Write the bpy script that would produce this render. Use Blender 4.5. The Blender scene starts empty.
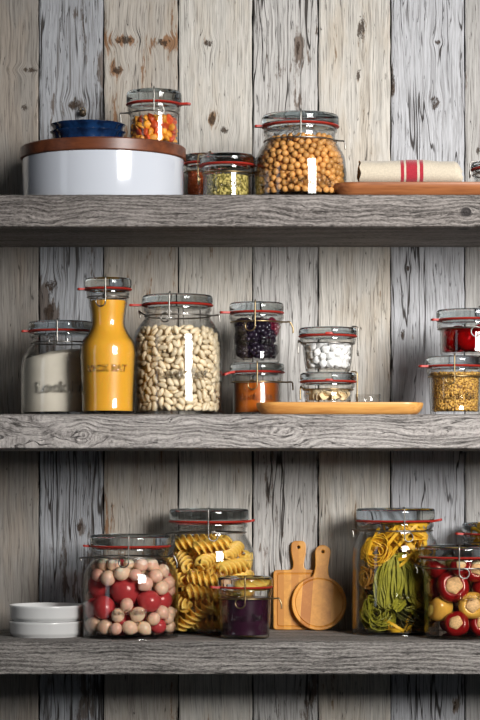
import bpy, bmesh, math, random
import numpy as np
from mathutils import Vector, Matrix

# ---------------------------------------------------------------- scale: one photo pixel at the shelf fronts = S metres
S = 0.00125; F = 2300.0; Z0 = 1.40; YH = 475.0
PI = math.pi; R = math.radians
C = bpy.context.scene.collection
rng = random.Random(7)
def K(d): return 1 + d / F
def W(px, py, d): return Vector(((px-240)*S*K(d), d*S, Z0+(YH-py)*S*K(d)))

# ---------------------------------------------------------------- node helper
class NT:
    def __init__(s, name):
        s.m = bpy.data.materials.new(name); s.m.use_nodes = True
        s.t = s.m.node_tree; s.t.nodes.clear()
        s.out = s.t.nodes.new('ShaderNodeOutputMaterial')
    def n(s, kind): return s.t.nodes.new('ShaderNode'+kind)
    def put(s, sock, v):
        if isinstance(v, bpy.types.NodeSocket): s.t.links.new(v, sock)
        else:
            if sock.type == 'RGBA' and len(v) == 3: v = (*v, 1)
            sock.default_value = v
    def math(s, op, a, b=None, c=None, clamp=False):
        n = s.n('Math'); n.operation = op; n.use_clamp = clamp
        s.put(n.inputs[0], a)
        if b is not None: s.put(n.inputs[1], b)
        if c is not None: s.put(n.inputs[2], c)
        return n.outputs[0]
    def add(s, a, b): return s.math('ADD', a, b)
    def sub(s, a, b): return s.math('SUBTRACT', a, b)
    def mul(s, a, b): return s.math('MULTIPLY', a, b)
    def vec(s, x, y, z):
        n = s.n('CombineXYZ')
        for i, v in enumerate((x, y, z)): s.put(n.inputs[i], v)
        return n.outputs[0]
    def noise(s, v, scale=1.0, detail=2.0, rough=0.5, dist=0.0):
        n = s.n('TexNoise'); s.put(n.inputs['Vector'], v)
        n.inputs['Scale'].default_value = scale; n.inputs['Detail'].default_value = detail
        n.inputs['Roughness'].default_value = rough; n.inputs['Distortion'].default_value = dist
        return n.outputs['Fac']
    def step(s, x, lo, hi):
        n = s.n('MapRange'); n.interpolation_type = 'SMOOTHSTEP'
        s.put(n.inputs[0], x); n.inputs[1].default_value = lo; n.inputs[2].default_value = hi
        return n.outputs[0]
    def mix(s, f, a, b):
        n = s.n('Mix'); n.data_type = 'RGBA'
        s.put(n.inputs[0], f); s.put(n.inputs[6], a); s.put(n.inputs[7], b)
        return n.outputs[2]
    def scale_col(s, c, f):
        n = s.n('VectorMath'); n.operation = 'SCALE'; s.put(n.inputs[0], c if isinstance(c, bpy.types.NodeSocket) else c[:3]); s.put(n.inputs[3], f)
        return n.outputs[0]
    def xyz(s, sock):
        n = s.n('SeparateXYZ'); s.put(n.inputs[0], sock); return n.outputs
    def pos(s): return s.xyz(s.n('NewGeometry').outputs['Position'])
    def obj(s): return s.xyz(s.n('TexCoord').outputs['Object'])
    def objv(s): return s.n('TexCoord').outputs['Object']
    def rand(s): return s.n('ObjectInfo').outputs['Random']
    def bump(s, h, strength=0.5, dist=0.001):
        n = s.n('Bump'); s.put(n.inputs['Height'], h); n.inputs['Strength'].default_value = strength
        n.inputs['Distance'].default_value = dist; return n.outputs[0]
    def bsdf(s, col, rough=0.5, normal=None, **kw):
        n = s.n('BsdfPrincipled'); s.put(n.inputs['Base Color'], col); s.put(n.inputs['Roughness'], rough)
        if normal is not None: s.put(n.inputs['Normal'], normal)
        for k, v in kw.items(): s.put(n.inputs[k.replace('_', ' ')], v)
        s.t.links.new(n.outputs[0], s.out.inputs[0]); return s.m

# ---------------------------------------------------------------- materials
def glass_thin(name, tint=(.985,.985,.982), edge=(.36,.37,.36), gloss=0.05):
    t = NT(name)
    lw = t.n('LayerWeight'); lw.inputs['Blend'].default_value = .5
    f = lw.outputs['Facing']
    p5 = t.math('POWER', f, 5.0); p3 = t.math('POWER', f, 3.0)
    fac = t.math('ADD', t.mul(p5, 1-gloss), gloss, clamp=True)
    tr = t.n('BsdfTransparent'); t.put(tr.inputs[0], t.mix(p3, tint, edge))
    gl = t.n('BsdfGlossy'); gl.inputs['Roughness'].default_value = .02
    mx = t.n('MixShader'); t.put(mx.inputs[0], fac)
    t.t.links.new(tr.outputs[0], mx.inputs[1]); t.t.links.new(gl.outputs[0], mx.inputs[2])
    t.t.links.new(mx.outputs[0], t.out.inputs[0]); return t.m
def glass_thick(name, col=(.93,.96,.95), rough=0.0):
    t = NT(name); g = t.n('BsdfGlass'); t.put(g.inputs['Color'], col)
    g.inputs['IOR'].default_value = 1.45; g.inputs['Roughness'].default_value = rough
    t.t.links.new(g.outputs[0], t.out.inputs[0]); return t.m
def plain(name, col, rough=.5, var=0.0, nscale=0, namp=0.0, bump=0.0, **kw):
    t = NT(name); c = col; h = None
    if var or namp:
        f = 1.0
        if var: f = t.add(1-var/2, t.mul(t.rand(), var))
        if namp:
            nz = t.noise(t.objv(), nscale, 4); f = t.mul(f, t.add(1-namp/2, t.mul(nz, namp)))
            if bump: h = t.bump(nz, bump, .0008)
        c = t.scale_col(col, f)
    return t.bsdf(c, rough, h, **kw)
M = {}
M['glass'] = glass_thin('clear_jar_glass')
M['lid'] = glass_thick('thick_lid_glass', (.80,.83,.84))
M['emboss'] = glass_thick('embossed_glass', (.98,.98,.98))
M['rubber'] = plain('red_rubber', (.40,.020,.010), .5)
M['steel'] = plain('steel_wire', (.30,.285,.26), .34, Metallic=1.0)
M['brass'] = plain('brass_wire', (.34,.25,.13), .36, Metallic=1.0)
M['enamel'] = plain('white_enamel', (.56,.59,.65), .14, Coat_Weight=.5)
M['porcelain'] = plain('white_porcelain', (.66,.66,.65), .2)
M['blue'] = (lambda t: t.bsdf(t.mix(t.step(t.noise(t.objv(), 60, 4), .35, .7), (.003,.011,.036), (.008,.034,.105)), .14))(NT('blue_glaze'))
M['dark_metal'] = plain('dark_bronze', (.10,.075,.05), .4, Metallic=.8)

def wood(name, dark, light, axis=0, sc=40, rough=.35, strips=0.0, coat=0.0):
    t = NT(name); o = t.obj(); a = [o[0], o[1], o[2]]
    v = [t.mul(a[i], sc*.08 if i == axis else sc) for i in range(3)]
    n1 = t.noise(t.vec(*v), 1.0, 5, .6, .4); n2 = t.noise(t.vec(*v), 5.0, 3, .6)
    f = t.add(t.mul(n1, .75), t.mul(n2, .25))
    if strips:
        k = t.math('FLOOR', t.math('DIVIDE', t.add(o[0], 1.0), strips))
        wn = t.n('TexWhiteNoise'); wn.noise_dimensions = '1D'; t.put(wn.inputs['W'], k)
        f = t.add(t.mul(f, .55), t.mul(wn.outputs[0], .42))
    c = t.mix(t.step(f, .28, .70), dark, light)
    return t.bsdf(c, rough, t.bump(f, .25, .0006), Coat_Weight=coat)
M['dark_wood'] = wood('stained_lid_wood', (.055,.014,.006), (.19,.055,.020), 0, 55, .38)
M['tray_dark'] = wood('reddish_tray_wood', (.13,.036,.012), (.38,.14,.05), 0, 60, .35)
M['tray_light'] = wood('honey_tray_wood', (.40,.145,.03), (.78,.42,.12), 0, 60, .35)
M['bamboo'] = wood('bamboo_laminate', (.48,.19,.024), (.80,.41,.075), 2, 70, .38, strips=8*S)
M['bamboo_round'] = wood('bamboo_laminate_dark', (.42,.145,.018), (.76,.35,.058), 2, 70, .38, strips=11*S)

def wall_mat(i, paint, woodc, peel, crackw, crackgate, knots, seed, warm=None, streak=.0):
    t = NT('weathered_plank_paint_%d' % i); p = t.pos(); kw = K(202)*S
    u = t.add(t.math('DIVIDE', p[0], kw), 240.0)
    v = t.sub(YH, t.math('DIVIDE', t.sub(p[2], Z0), kw))
    uk = t.add(u, t.mul(t.sub(t.noise(t.vec(t.mul(u,.02), t.mul(v,.012), seed+.5), 1, 2), .5), 8.0))
    dark = 0.0; halo = 0.0
    for (ku, kv, rx, ry) in knots:
        dx = t.math('DIVIDE', t.sub(u, ku), rx*2.2); dy = t.math('DIVIDE', t.sub(v, kv), ry*2.6)
        q = t.add(t.mul(dx, dx), t.mul(dy, dy))
        g = t.math('EXPONENT', t.mul(q, -1.0))
        uk = t.sub(uk, t.mul(t.mul(t.sub(u, ku), g), .65))
        qn = t.add(q, t.mul(t.sub(t.noise(t.vec(t.mul(u,.30), t.mul(v,.16), seed), 1, 6, .75), .5), 1.5))
        dark = t.math('MAXIMUM', dark, t.step(qn, .24, .04)); halo = t.math('MAXIMUM', halo, g)
    fine = t.noise(t.vec(t.mul(uk,.55), t.mul(v,.020), seed), 1, 6, .65)
    mid = t.noise(t.vec(t.mul(uk,.17), t.mul(v,.010), seed+3), 1, 5, .6)
    blotch = t.noise(t.vec(t.mul(u,.045), t.mul(v,.011), seed+9), 1, 5, .6)
    spk = t.noise(t.vec(t.mul(uk,.30), t.mul(v,.055), seed+11), 1, 5, .7)
    hair = t.step(t.noise(t.vec(t.mul(uk,1.35), t.mul(v,.028), seed+41), 1, 3, .6), .50, .68)
    cn = t.noise(t.vec(t.mul(uk,.085), t.mul(v,.0042), seed+7), 1, 2, .5)
    gate = t.step(t.noise(t.vec(t.mul(u,.03), t.mul(v,.008), seed+21), 1, 3), crackgate, crackgate+.1)
    crack = t.mul(t.step(t.math('ABSOLUTE', t.sub(cn, .5)), crackw, crackw*.25), gate)
    cn2 = t.noise(t.vec(t.mul(uk,.20), t.mul(v,.009), seed+17), 1, 2, .5)
    crack2 = t.mul(t.mul(t.step(t.math('ABSOLUTE', t.sub(cn2, .5)), crackw*.9, crackw*.2), t.step(spk, .47, .6)), .8)
    crack = t.math('MAXIMUM', crack, crack2)
    pm = t.add(t.add(t.mul(blotch, .50), t.mul(mid, .30)), t.mul(spk, .32))
    pm = t.add(pm, t.mul(halo, .12))
    pmask = t.step(pm, peel, peel+.055)
    pc = t.scale_col(paint, t.add(.30, t.mul(t.add(t.mul(fine,.65), t.mul(mid,.35)), 1.36)))
    if warm: pc = t.mix(t.mul(t.step(blotch, .42, .62), .7), pc, t.scale_col(warm, t.add(.7, t.mul(fine,.6))))
    wc = t.scale_col(woodc, t.add(.35, t.mul(fine, 1.3)))
    col = t.mix(t.mul(pmask, .92), pc, wc)
    if streak: col = t.mix(t.mul(t.step(t.noise(t.vec(t.mul(uk,.33), t.mul(v,.006), seed+31), 1, 4, .6), .54, .68), streak), col, (.085,.075,.07))
    col = t.mix(t.mul(hair, .58), col, (.060,.048,.038))
    col = t.mix(t.mul(crack, .93), col, (.028,.022,.018))
    col = t.mix(t.mul(dark, .9), col, (.045,.028,.018))
    h = t.sub(t.add(t.mul(fine, .5), t.mul(mid, .3)), t.add(t.mul(crack, .9), t.mul(pmask, .25)))
    return t.bsdf(col, .82, t.bump(t.sub(h, t.mul(dark, .4)), .75, .0022), Specular_IOR_Level=.25)

def shelf_mat(name, knots, seed, lo, hi, bright=.5, swirl=9.0, d0=0.0):
    t = NT(name); p = t.pos(); kw = K(d0)*S
    u = t.add(t.math('DIVIDE', p[0], kw), 240.0)
    a = t.add(t.sub(YH, t.math('DIVIDE', t.sub(p[2], Z0), kw)), t.mul(t.math('DIVIDE', p[1], S), -.8))
    aw = t.add(a, t.mul(t.sub(t.noise(t.vec(t.mul(u,.013), t.mul(a,.035), seed), 1, 2), .5), swirl*2))
    dark = 0.0; halo = 0.0; kring = 0.0
    for (ku, kv, rx, ry, hole) in knots:
        dx = t.math('DIVIDE', t.sub(u, ku), rx); dy = t.math('DIVIDE', t.sub(a, kv), ry)
        q = t.add(t.mul(dx, dx), t.mul(dy, dy)); g = t.math('EXPONENT', t.mul(q, -.35))
        aw = t.sub(aw, t.mul(t.mul(t.sub(a, kv), g), .7))
        qq = t.add(t.math('SQRT', q), t.mul(t.noise(t.vec(t.mul(u,.06), t.mul(a,.1), seed+2), 1, 2), .8))
        ring = t.add(.5, t.mul(t.math('SINE', t.mul(qq, 11.0)), .5))
        g2 = t.step(q, 3.2, 1.2)
        kring = t.add(t.mul(kring, t.sub(1.0, g2)), t.mul(ring, g2)); halo = t.math('MAXIMUM', halo, g2)
        if hole: dark = t.math('MAXIMUM', dark, t.step(q, hole*1.3, hole*.7))
    rings = t.add(.5, t.mul(t.math('SINE', t.add(t.mul(aw, 1.5), t.mul(t.noise(t.vec(t.mul(u,.012), t.mul(a,.06), seed+4), 1, 4), 7.0))), .5))
    rings = t.add(t.mul(rings, t.sub(1.0, halo)), t.mul(kring, halo))
    fine = t.noise(t.vec(t.mul(u,.055), t.mul(aw,1.15), seed+6), 1, 6, .7)
    frost = t.noise(t.vec(t.mul(u,.26), t.mul(aw,.75), seed+8), 1, 7, .75)
    broad = t.noise(t.vec(t.mul(u,.010), t.mul(a,.06), seed+12), 1, 3)
    f = t.add(t.add(t.mul(fine, .34), t.mul(frost, .555)), t.add(t.mul(rings, .075), t.mul(broad, .22)))
    f2 = t.step(f, bright-.15, bright+.19)
    col = t.mix(f2, lo, hi)
    cn = t.noise(t.vec(t.mul(u,.012), t.mul(aw,.22), seed+14), 1, 3, .5)
    crack = t.mul(t.step(t.math('ABSOLUTE', t.sub(cn, .5)), .013, .004), t.step(frost, .42, .56))
    col = t.mix(t.mul(crack, .85), col, (.03,.025,.024))
    col = t.mix(t.mul(dark, .92), col, (.035,.030,.030))
    h = t.sub(t.add(t.mul(f, 1.0), t.mul(rings, .15)), t.add(t.mul(crack, .6), t.mul(dark, .3)))
    return t.bsdf(col, .8, t.bump(h, 1.0, .004), Specular_IOR_Level=.3)

# ---------------------------------------------------------------- mesh helpers
def link(o, parent=None, loc=None):
    C.objects.link(o)
    if parent is not None: o.parent = parent
    if loc is not None: o.location = loc
    return o
def mesh(name, V, Fc, mat, parent=None, loc=None, smooth=True, sharp=None):
    me = bpy.data.meshes.new(name); me.from_pydata([tuple(v) for v in V], [], Fc)
    bm = bmesh.new(); bm.from_mesh(me); bmesh.ops.remove_doubles(bm, verts=bm.verts, dist=1e-7)
    bmesh.ops.recalc_face_normals(bm, faces=bm.faces)
    if sharp:
        for e in bm.edges:
            if len(e.link_faces) == 2 and e.calc_face_angle(0) > sharp: e.smooth = False
    bm.to_mesh(me); bm.free()
    for p in me.polygons: p.use_smooth = smooth
    if mat: me.materials.append(mat)
    return link(bpy.data.objects.new(name, me), parent, loc)
def tag(o, label, cat=None, group=None, kind=None):
    o['label'] = label
    if cat: o['category'] = cat
    if group: o['group'] = group
    if kind: o['kind'] = kind
    return o
def thing(name, label, cat, loc, group=None):
    o = bpy.data.objects.new(name, None); o.empty_display_size = .02
    link(o, None, loc); return tag(o, label, cat, group)
def lathe(prof, seg=64, radial=None, closed=False):
    V = []; Fc = []; n = len(prof)
    for j in range(seg):
        a = 2*PI*j/seg
        for (r, z) in prof:
            rr = r if radial is None else radial(a, r, z)
            V.append((rr*math.sin(a), -rr*math.cos(a), z))
    m = n if closed else n-1
    for j in range(seg):
        j2 = (j+1) % seg
        for i in range(m):
            i2 = (i+1) % n
            Fc.append((j*n+i, j2*n+i, j2*n+i2, j*n+i2))
    return V, clean(V, Fc)
def clean(V, Fc):
    return Fc
def tube(path, r, seg=8, closed=False):
    P = [Vector(p) for p in path]; n = len(P); V = []; Fc = []
    up = None
    for i in range(n):
        if closed: tg = (P[(i+1) % n]-P[i-1]).normalized()
        else: tg = (P[min(i+1, n-1)]-P[max(i-1, 0)]).normalized()
        if up is None:
            up = Vector((0, 0, 1)) if abs(tg.z) < .9 else Vector((1, 0, 0))
        up = (up - tg*up.dot(tg)).normalized(); bi = tg.cross(up)
        for k in range(seg):
            a = 2*PI*k/seg; V.append(P[i]+(up*math.cos(a)+bi*math.sin(a))*r)
    for i in range(n if closed else n-1):
        for k in range(seg):
            a, b = i*seg+k, i*seg+(k+1) % seg; i2 = (i+1) % n
            Fc.append((a, b, i2*seg+(k+1) % seg, i2*seg+k))
    if not closed:
        Fc.append(tuple(range(seg))[::-1]); Fc.append(tuple(range((n-1)*seg, n*seg)))
    return V, Fc
def smooth_path(P, n=6):
    P = [Vector(p) for p in P]; out = []
    for i in range(len(P)-1):
        p0, p1, p2, p3 = P[max(i-1, 0)], P[i], P[i+1], P[min(i+2, len(P)-1)]
        for k in range(n):
            t = k/n
            out.append(.5*((2*p1)+(p2-p0)*t+(2*p0-5*p1+4*p2-p3)*t*t+(3*p1-p0-3*p2+p3)*t**3))
    out.append(P[-1]); return out
def smooth_prof(prof, n=5):
    return [(max(v.x, 0), v.y) for v in smooth_path([(r, z, 0) for r, z in prof], n)]
def cat_mesh(parts):
    V = []; Fc = []
    for v, f in parts:
        o = len(V); V += list(v); Fc += [tuple(i+o for i in q) for q in f]
    return V, Fc
def sphere(seg=12, rings=8):
    V = []; Fc = []
    for i in range(rings+1):
        th = PI*i/rings
        for j in range(seg):
            a = 2*PI*j/seg; V.append(Vector((math.sin(th)*math.cos(a), math.sin(th)*math.sin(a), math.cos(th))))
    for i in range(rings):
        for j in range(seg):
            Fc.append((i*seg+j, (i+1)*seg+j, (i+1)*seg+(j+1) % seg, i*seg+(j+1) % seg))
    return V, Fc

# ---------------------------------------------------------------- the setting
ZT, ZM, ZB = 281.0, 61.0, -167.8          # shelf tops in pixel units above the eye line
WALL = 202.0
def box(name, x0, x1, y0, y1, z0, z1, mat, bev=.001, parent=None):
    V = [(x, y, z) for x in (x0, x1) for y in (y0, y1) for z in (z0, z1)]
    Fc = [(0,1,3,2),(4,6,7,5),(0,4,5,1),(2,3,7,6),(0,2,6,4),(1,5,7,3)]
    return V, Fc

def build_wall():
    kw = K(WALL)*S
    seams = [-120, -34, 39, 103.5, 178.3, 252.8, 318.3, 391, 465, 538, 610]
    spec = [  # paint, wood, peel, crack width, gate, knots, warm, streak
        ((.285,.262,.235), (.13,.10,.07), .66, .008, .60, [(24,108,3,3),(30,70,8,2)], (.31,.265,.22), .30),
        ((.355,.365,.385), (.12,.095,.08), .605, .022, .42, [(51,285,5,5),(79,527,3.2,4),(75,105,6,4),(50,312,5,7)], None, .65),
        ((.43,.395,.35), (.24,.12,.055), .610, .010, .56, [(124,40,8,3),(163,42,7,3),(117,70,5,3)], (.40,.345,.28), .28),
        ((.55,.525,.48), (.24,.14,.07), .665, .008, .58, [(212,118,3.5,6),(208,43,4,3),(224,130,4,3)], (.49,.445,.38), .18),
        ((.50,.485,.465), (.15,.11,.085), .615, .018, .46, [(298,48,2,5)], None, .55),
        ((.57,.54,.49), (.22,.145,.085), .655, .009, .55, [(358,75,2,5),(361,30,4,9)], (.50,.44,.36), .20),
        ((.49,.495,.515), (.20,.15,.11), .675, .015, .46, [(435,103,4,5),(438,42,3,2),(392,85,2.5,14),(408,268,2.2,2.2),(403,335,2,4),(455,707,2,4)], None, .38),
        ((.46,.445,.425), (.20,.13,.09), .66, .008, .60, [(478,150,2,3)], None, .25),
    ]
    spec = [spec[5][:5]+([],)+spec[5][6:]]+spec+[spec[4][:5]+([],)+spec[4][6:]]
    me = bpy.data.meshes.new('wall_back'); bm = bmesh.new()
    zt = Z0+(YH+230)*kw; zb = Z0+(YH-1080)*kw
    for i in range(10):
        a = (seams[i]+.75-240)*kw; b = (seams[i+1]-.75-240)*kw
        off = rng.uniform(0, 1.2)*S
        ny, nx = 90, 3
        # front face with slightly uneven edges, then sides going back
        grid = []
        for j in range(ny+1):
            z = zb+(zt-zb)*j/ny; row = []
            for k in range(nx+1):
                e = 0 if 0 < k < nx else rng.uniform(-.45, .45)*S
                inset = .9*S if k in (0, nx) else 0
                row.append(bm.verts.new((a+(b-a)*([0, .025, .975, 1][k])+e, WALL*S+off+inset, z)))
            back = [bm.verts.new((row[0].co.x, WALL*S+.02, z)), bm.verts.new((row[-1].co.x, WALL*S+.02, z))]
            grid.append([back[0]]+row+[back[1]])
        for j in range(ny):
            for k in range(nx+2):
                f = bm.faces.new((grid[j][k], grid[j][k+1], grid[j+1][k+1], grid[j+1][k])); f.material_index = i; f.smooth = False
        me.materials.append(wall_mat(i, *[spec[i][q] for q in (0,1,2,3,4,5)], seed=3.7*i+1, warm=spec[i][6], streak=spec[i][7]))
    # dark backing behind the gaps
    x0, x1 = (seams[0]-240)*kw, (seams[-1]-240)*kw
    v = [bm.verts.new(c) for c in ((x0, WALL*S+.018, zb), (x1, WALL*S+.018, zb), (x1, WALL*S+.018, zt), (x0, WALL*S+.018, zt))]
    f = bm.faces.new(v); f.material_index = 10
    v2 = [bm.verts.new((p.co.x, WALL*S+.03, p.co.z)) for p in v]
    bm.faces.new(v2[::-1]).material_index = 10
    me.materials.append(plain('dark_gap', (.02,.018,.016), .9))
    bm.normal_update(); bm.to_mesh(me); bm.free()
    o = link(bpy.data.objects.new('wall_back', me)); o['kind'] = 'structure'; o['label'] = 'weathered whitewashed vertical plank wall'
build_wall()

def build_shelf(label, ztop, th, d0, knots, seed, lo, hi, bright, swirl, rough=1.0):
    """thick rough timber: a finely divided box with worn, wavy edges"""
    r2 = random.Random(seed); x0, x1 = -345*S, 345*S
    nx = 260; prof = []
    y0, y1 = d0*S, (WALL+.2)*S; zt, zb = Z0+ztop*S, Z0+(ztop-th)*S
    ring = [(y1,zt),(y0+.10,zt),(y0+.03,zt),(y0+.008,zt),(y0+.0025,zt-.0004),(y0+.0006,zt-.0018),(y0,zt-.005)]
    for k in range(1, 8): ring.append((y0, zt-.005-(zt-zb-.010)*k/8))
    ring += [(y0,zb+.005),(y0+.0008,zb+.0015),(y0+.003,zb+.0003),(y0+.01,zb),(y0+.06,zb),(y1,zb)]
    n = len(ring); V = []; Fc = []
    ph = [r2.uniform(0, 6.28) for _ in range(8)]
    def wav(x, k): return math.sin(x*31+ph[k])*.5+math.sin(x*83+ph[k+1])*.3+math.sin(x*197+ph[k+2])*.25+r2.uniform(-.35,.35)
    for i in range(nx+1):
        x = x0+(x1-x0)*i/nx
        wt, wb = wav(x, 0)*.0007*rough, wav(x, 3)*.0010*rough
        for j, (y, z) in enumerate(ring):
            dy = dz = 0
            if 3 <= j <= 6: dy = abs(wt)*1.2; dz = -abs(wt)*(1 if j > 3 else .0)
            if 14 <= j <= 16: dy = abs(wb)*1.2; dz = abs(wb)*.6
            if 7 <= j < 14: dy = r2.uniform(-.0003, .0003)*rough
            V.append((x, y+dy, z+dz))
    for i in range(nx):
        for j in range(n): Fc.append((i*n+j, (i+1)*n+j, (i+1)*n+(j+1) % n, i*n+(j+1) % n))
    Fc.append(tuple(range(n))); Fc.append(tuple(range(nx*n, (nx+1)*n))[::-1])
    m = shelf_mat('weathered_timber_%d' % seed, knots, seed*1.3, lo, hi, bright, swirl, d0)
    o = mesh('shelf', V, Fc, m, smooth=True, sharp=R(40))
    return tag(o, label, 'shelf')
build_shelf('thick grey weathered timber shelf, uppermost, under the white tub and chickpea jar', ZT, 33, 0,
            [(466,212,5.5,5,1.0)], 11, (.042,.035,.031), (.42,.38,.355), .575, 9)
build_shelf('thick pale grey timber shelf with swirling knots under the orange juice carafe', ZM, 35, 0,
            [(286,432,15,9,0),(83,435,7,7,0),(-20,440,60,26,0)], 23, (.048,.041,.037), (.60,.555,.525), .545, 12)
build_shelf('thick rough dark grey timber shelf, lowest, under the cutting boards and onion jar', ZB, 34.4, 25,
            [], 37, (.042,.037,.034), (.54,.50,.465), .575, 5, 1.4)

# ---------------------------------------------------------------- jars
class Jar: pass
def make_jar(name, label, cx, d, base, lid, yg, body, latch=None, ears=(), tab=None, wire_y=None, wire='steel', t=1.6, base_t=4, text=None, cat='jar', lidh=None, group=None):
    """lid=(r, ytop); yg = gasket height; body = outer profile [(r, y)...] from the rim down, all read at the jar's own depth"""
    m = S*K(d); X = (cx-240)*m; Y = d*S; zb = base*S
    mf = S*K(d-.8*lid[0])
    def z(y): return (YH-y)*mf - zb
    J = Jar(); J.top = (YH-lid[1])*mf/S; J.X, J.Y, J.m, J.zb, J.z = X, Y, m, Z0+zb, z
    root = thing(name, label, cat, (X, Y, Z0+zb), group); J.root = root
    ybot = YH - zb/mf
    prof = [(r, y) for r, y in body]
    rb = prof[-1][0]
    prof += [(rb, ybot-4), (rb-.6, ybot-1.4), (rb-2.6, ybot)]
    prof = smooth_prof(prof, 4)
    outer = [(r*m, max(0, (ybot-y)*mf)) for r, y in prof]
    inner = [((r-t)*m, max(base_t*m, (ybot-y)*mf)) for r, y in prof if y < ybot-base_t]
    inner.append((inner[-1][0]-1.5*m, base_t*m))
    loop = outer+[(0, 0), (0, base_t*m)]+inner[::-1]
    V, Fc = lathe(loop, 72, closed=True)
    J.body = mesh('body', V, Fc, M['glass'], root, sharp=R(50))
    zi = np.array([q[1] for q in inner][::-1]); ri = np.array([q[0] for q in inner][::-1])
    order = np.argsort(zi, kind='stable'); zi, ri = zi[order], ri[order]
    J.Rin = lambda zz: np.interp(zz, zi, ri); J.floor = base_t*m
    zo = np.array([q[1] for q in outer][::-1]); ro = np.array([q[0] for q in outer][::-1])
    J.Rout = lambda zz: float(np.interp(zz, zo, ro))
    # lid: thick pressed-glass disc with a raised rim and a plug that sits in the neck
    rl, yt = lid; zt = z(yt); zg = z(yg); g = 1.1*m
    rn = body[0][0]
    lp = [(0, zt-2.6*m), (rl*.72*m, zt-2.6*m), (rl*.80*m, zt-.5*m), (rl*.86*m, zt), ((rl-1.5)*m, zt-.4*m), ((rl-.3)*m, zt-1.8*m), (rl*m, zt-3.5*m),
          (rl*m, zg+g+1.2*m), ((rl-.6)*m, zg+g), ((rn-t-1.2)*m, zg+g), ((rn-t-1.6)*m, zg-2.5*m), ((rn-t-2.6)*m, zg-3.2*m), (0, zg-3.0*m)]
    V, Fc = lathe(lp, 72); mesh('lid', V, Fc, M['lid'], root, sharp=R(45))
    # rubber gasket with its pull tab
    gp = [((rn-t-1.0)*m, zg-g*.9), ((rl-.2)*m, zg-g*.9), ((rl+.7)*m, zg), ((rl-.2)*m, zg+g*.9), ((rn-t-1.0)*m, zg+g*.9)]
    parts = [lathe(gp, 72, closed=True)]
    if tab:
        phi, ln, drop = tab; a = R(phi); nn = 8; vv = []; ff = []
        for i in range(nn+1):
            s = i/nn; rr = (rl-2+(ln+2)*s)*m; w = (3.6 if i < nn else 2.4)*m; zz = zg-drop*m*s*s; hh = g*(.95)
            dv = Vector((math.sin(a), -math.cos(a), 0)); lv = Vector((math.cos(a), math.sin(a), 0))
            for sx, sz in ((-1,-1),(1,-1),(1,1),(-1,1)): vv.append(dv*rr+lv*w*sx+Vector((0,0,zz+hh*sz)))
        for i in range(nn):
            for k in range(4): ff.append((i*4+k, i*4+(k+1) % 4, i*4+4+(k+1) % 4, i*4+4+k))
        ff += [(3,2,1,0), tuple(nn*4+k for k in range(4))]
        parts.append((vv, ff))
    gk = mesh('gasket', *parts[0], M['rubber'], root, sharp=R(50))
    if tab: mesh('pull_tab', *parts[1], M['rubber'], gk, sharp=R(50))
    wr = .72*m
    def cyl(tl, rr, zz, phi0): a = phi0+tl/rr; return Vector((rr*math.sin(a), -rr*math.cos(a), zz))
    if latch:
        phi0, off, yloop, side, rc = latch
        rr = (rl+1.2)*m; p0 = R(phi0)+math.asin(max(-1, min(1, off/rl)))
        zc = z(yloop); P = [cyl(0, (rl-5)*m, zt+.9*m, p0), cyl(0, (rl-2)*m, zt+1.0*m, p0), cyl(0, rr, zt-.8*m, p0), cyl(0, rr, (zt+zc)/2, p0)]
        for k in range(0, 21):
            a = R(k*15); P.append(cyl(side*rc*m*(1-math.cos(a)), rr, zc-rc*m*math.sin(a), p0))
        V, Fc = tube(smooth_path(P, 3), wr, 8); mesh('latch_wire', V, Fc, M[wire], root)
    if wire_y:
        zz = z(wire_y); rr = J.Rout(zz)+wr*.9
        V, Fc = tube([(rr*math.sin(2*PI*k/48), -rr*math.cos(2*PI*k/48), zz) for k in range(48)], wr, 8, True)
        mesh('neck_wire', V, Fc, M[wire], root)
        for (side, xo, dz1, xdrop, ddrop) in ears:   # in px: reach past the neck, slope, then hook down
            b0 = rr*.98; P = [(side*b0*math.sin(R(70)), -b0*math.cos(R(70)), zz), (side*(b0+xo*m*.5), -b0*.2, zz+dz1*m*.5), (side*(b0+xo*m), -b0*.1, zz+dz1*m),
                 (side*(b0+(xo+xdrop)*m), -b0*.1, zz+dz1*m-ddrop*m*.55), (side*(b0+(xo+xdrop)*m), -b0*.1, zz+dz1*m-ddrop*m)]
            V, Fc = tube(smooth_path(P, 5), wr*1.15, 8); mesh('bail_hinge', V, Fc, M[wire], root)
    if text:
        word, size, yy, off = text
        emboss(J, word, size*m, z(yy), off*m, root)
    return J

def emboss(J, word, size, zz, off, root):
    cu = bpy.data.curves.new('lettering', 'FONT'); cu.body = word; cu.size = size; cu.align_x = 'CENTER'
    cu.space_character = 1.12; cu.extrude = size*.06; cu.bevel_depth = size*.035; cu.bevel_resolution = 1; cu.offset = size*.012; cu.resolution_u = 3
    o = bpy.data.objects.new('lettering_source', cu); C.objects.link(o)
    dg = bpy.context.evaluated_depsgraph_get(); me = bpy.data.meshes.new_from_object(o.evaluated_get(dg))
    bpy.data.objects.remove(o)
    for v in me.vertices:
        x, y, z = v.co; h = zz+y; rr = J.Rout(h)+z*.8+size*.02
        a = (x+off)/rr; v.co = (rr*math.sin(a), -rr*math.cos(a), h)
    me.name = 'embossed_lettering'; me.materials.clear(); me.materials.append(M['emboss'])
    e = link(bpy.data.objects.new('embossed_lettering', me), root); e['label'] = 'raised clear glass lettering'

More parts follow.
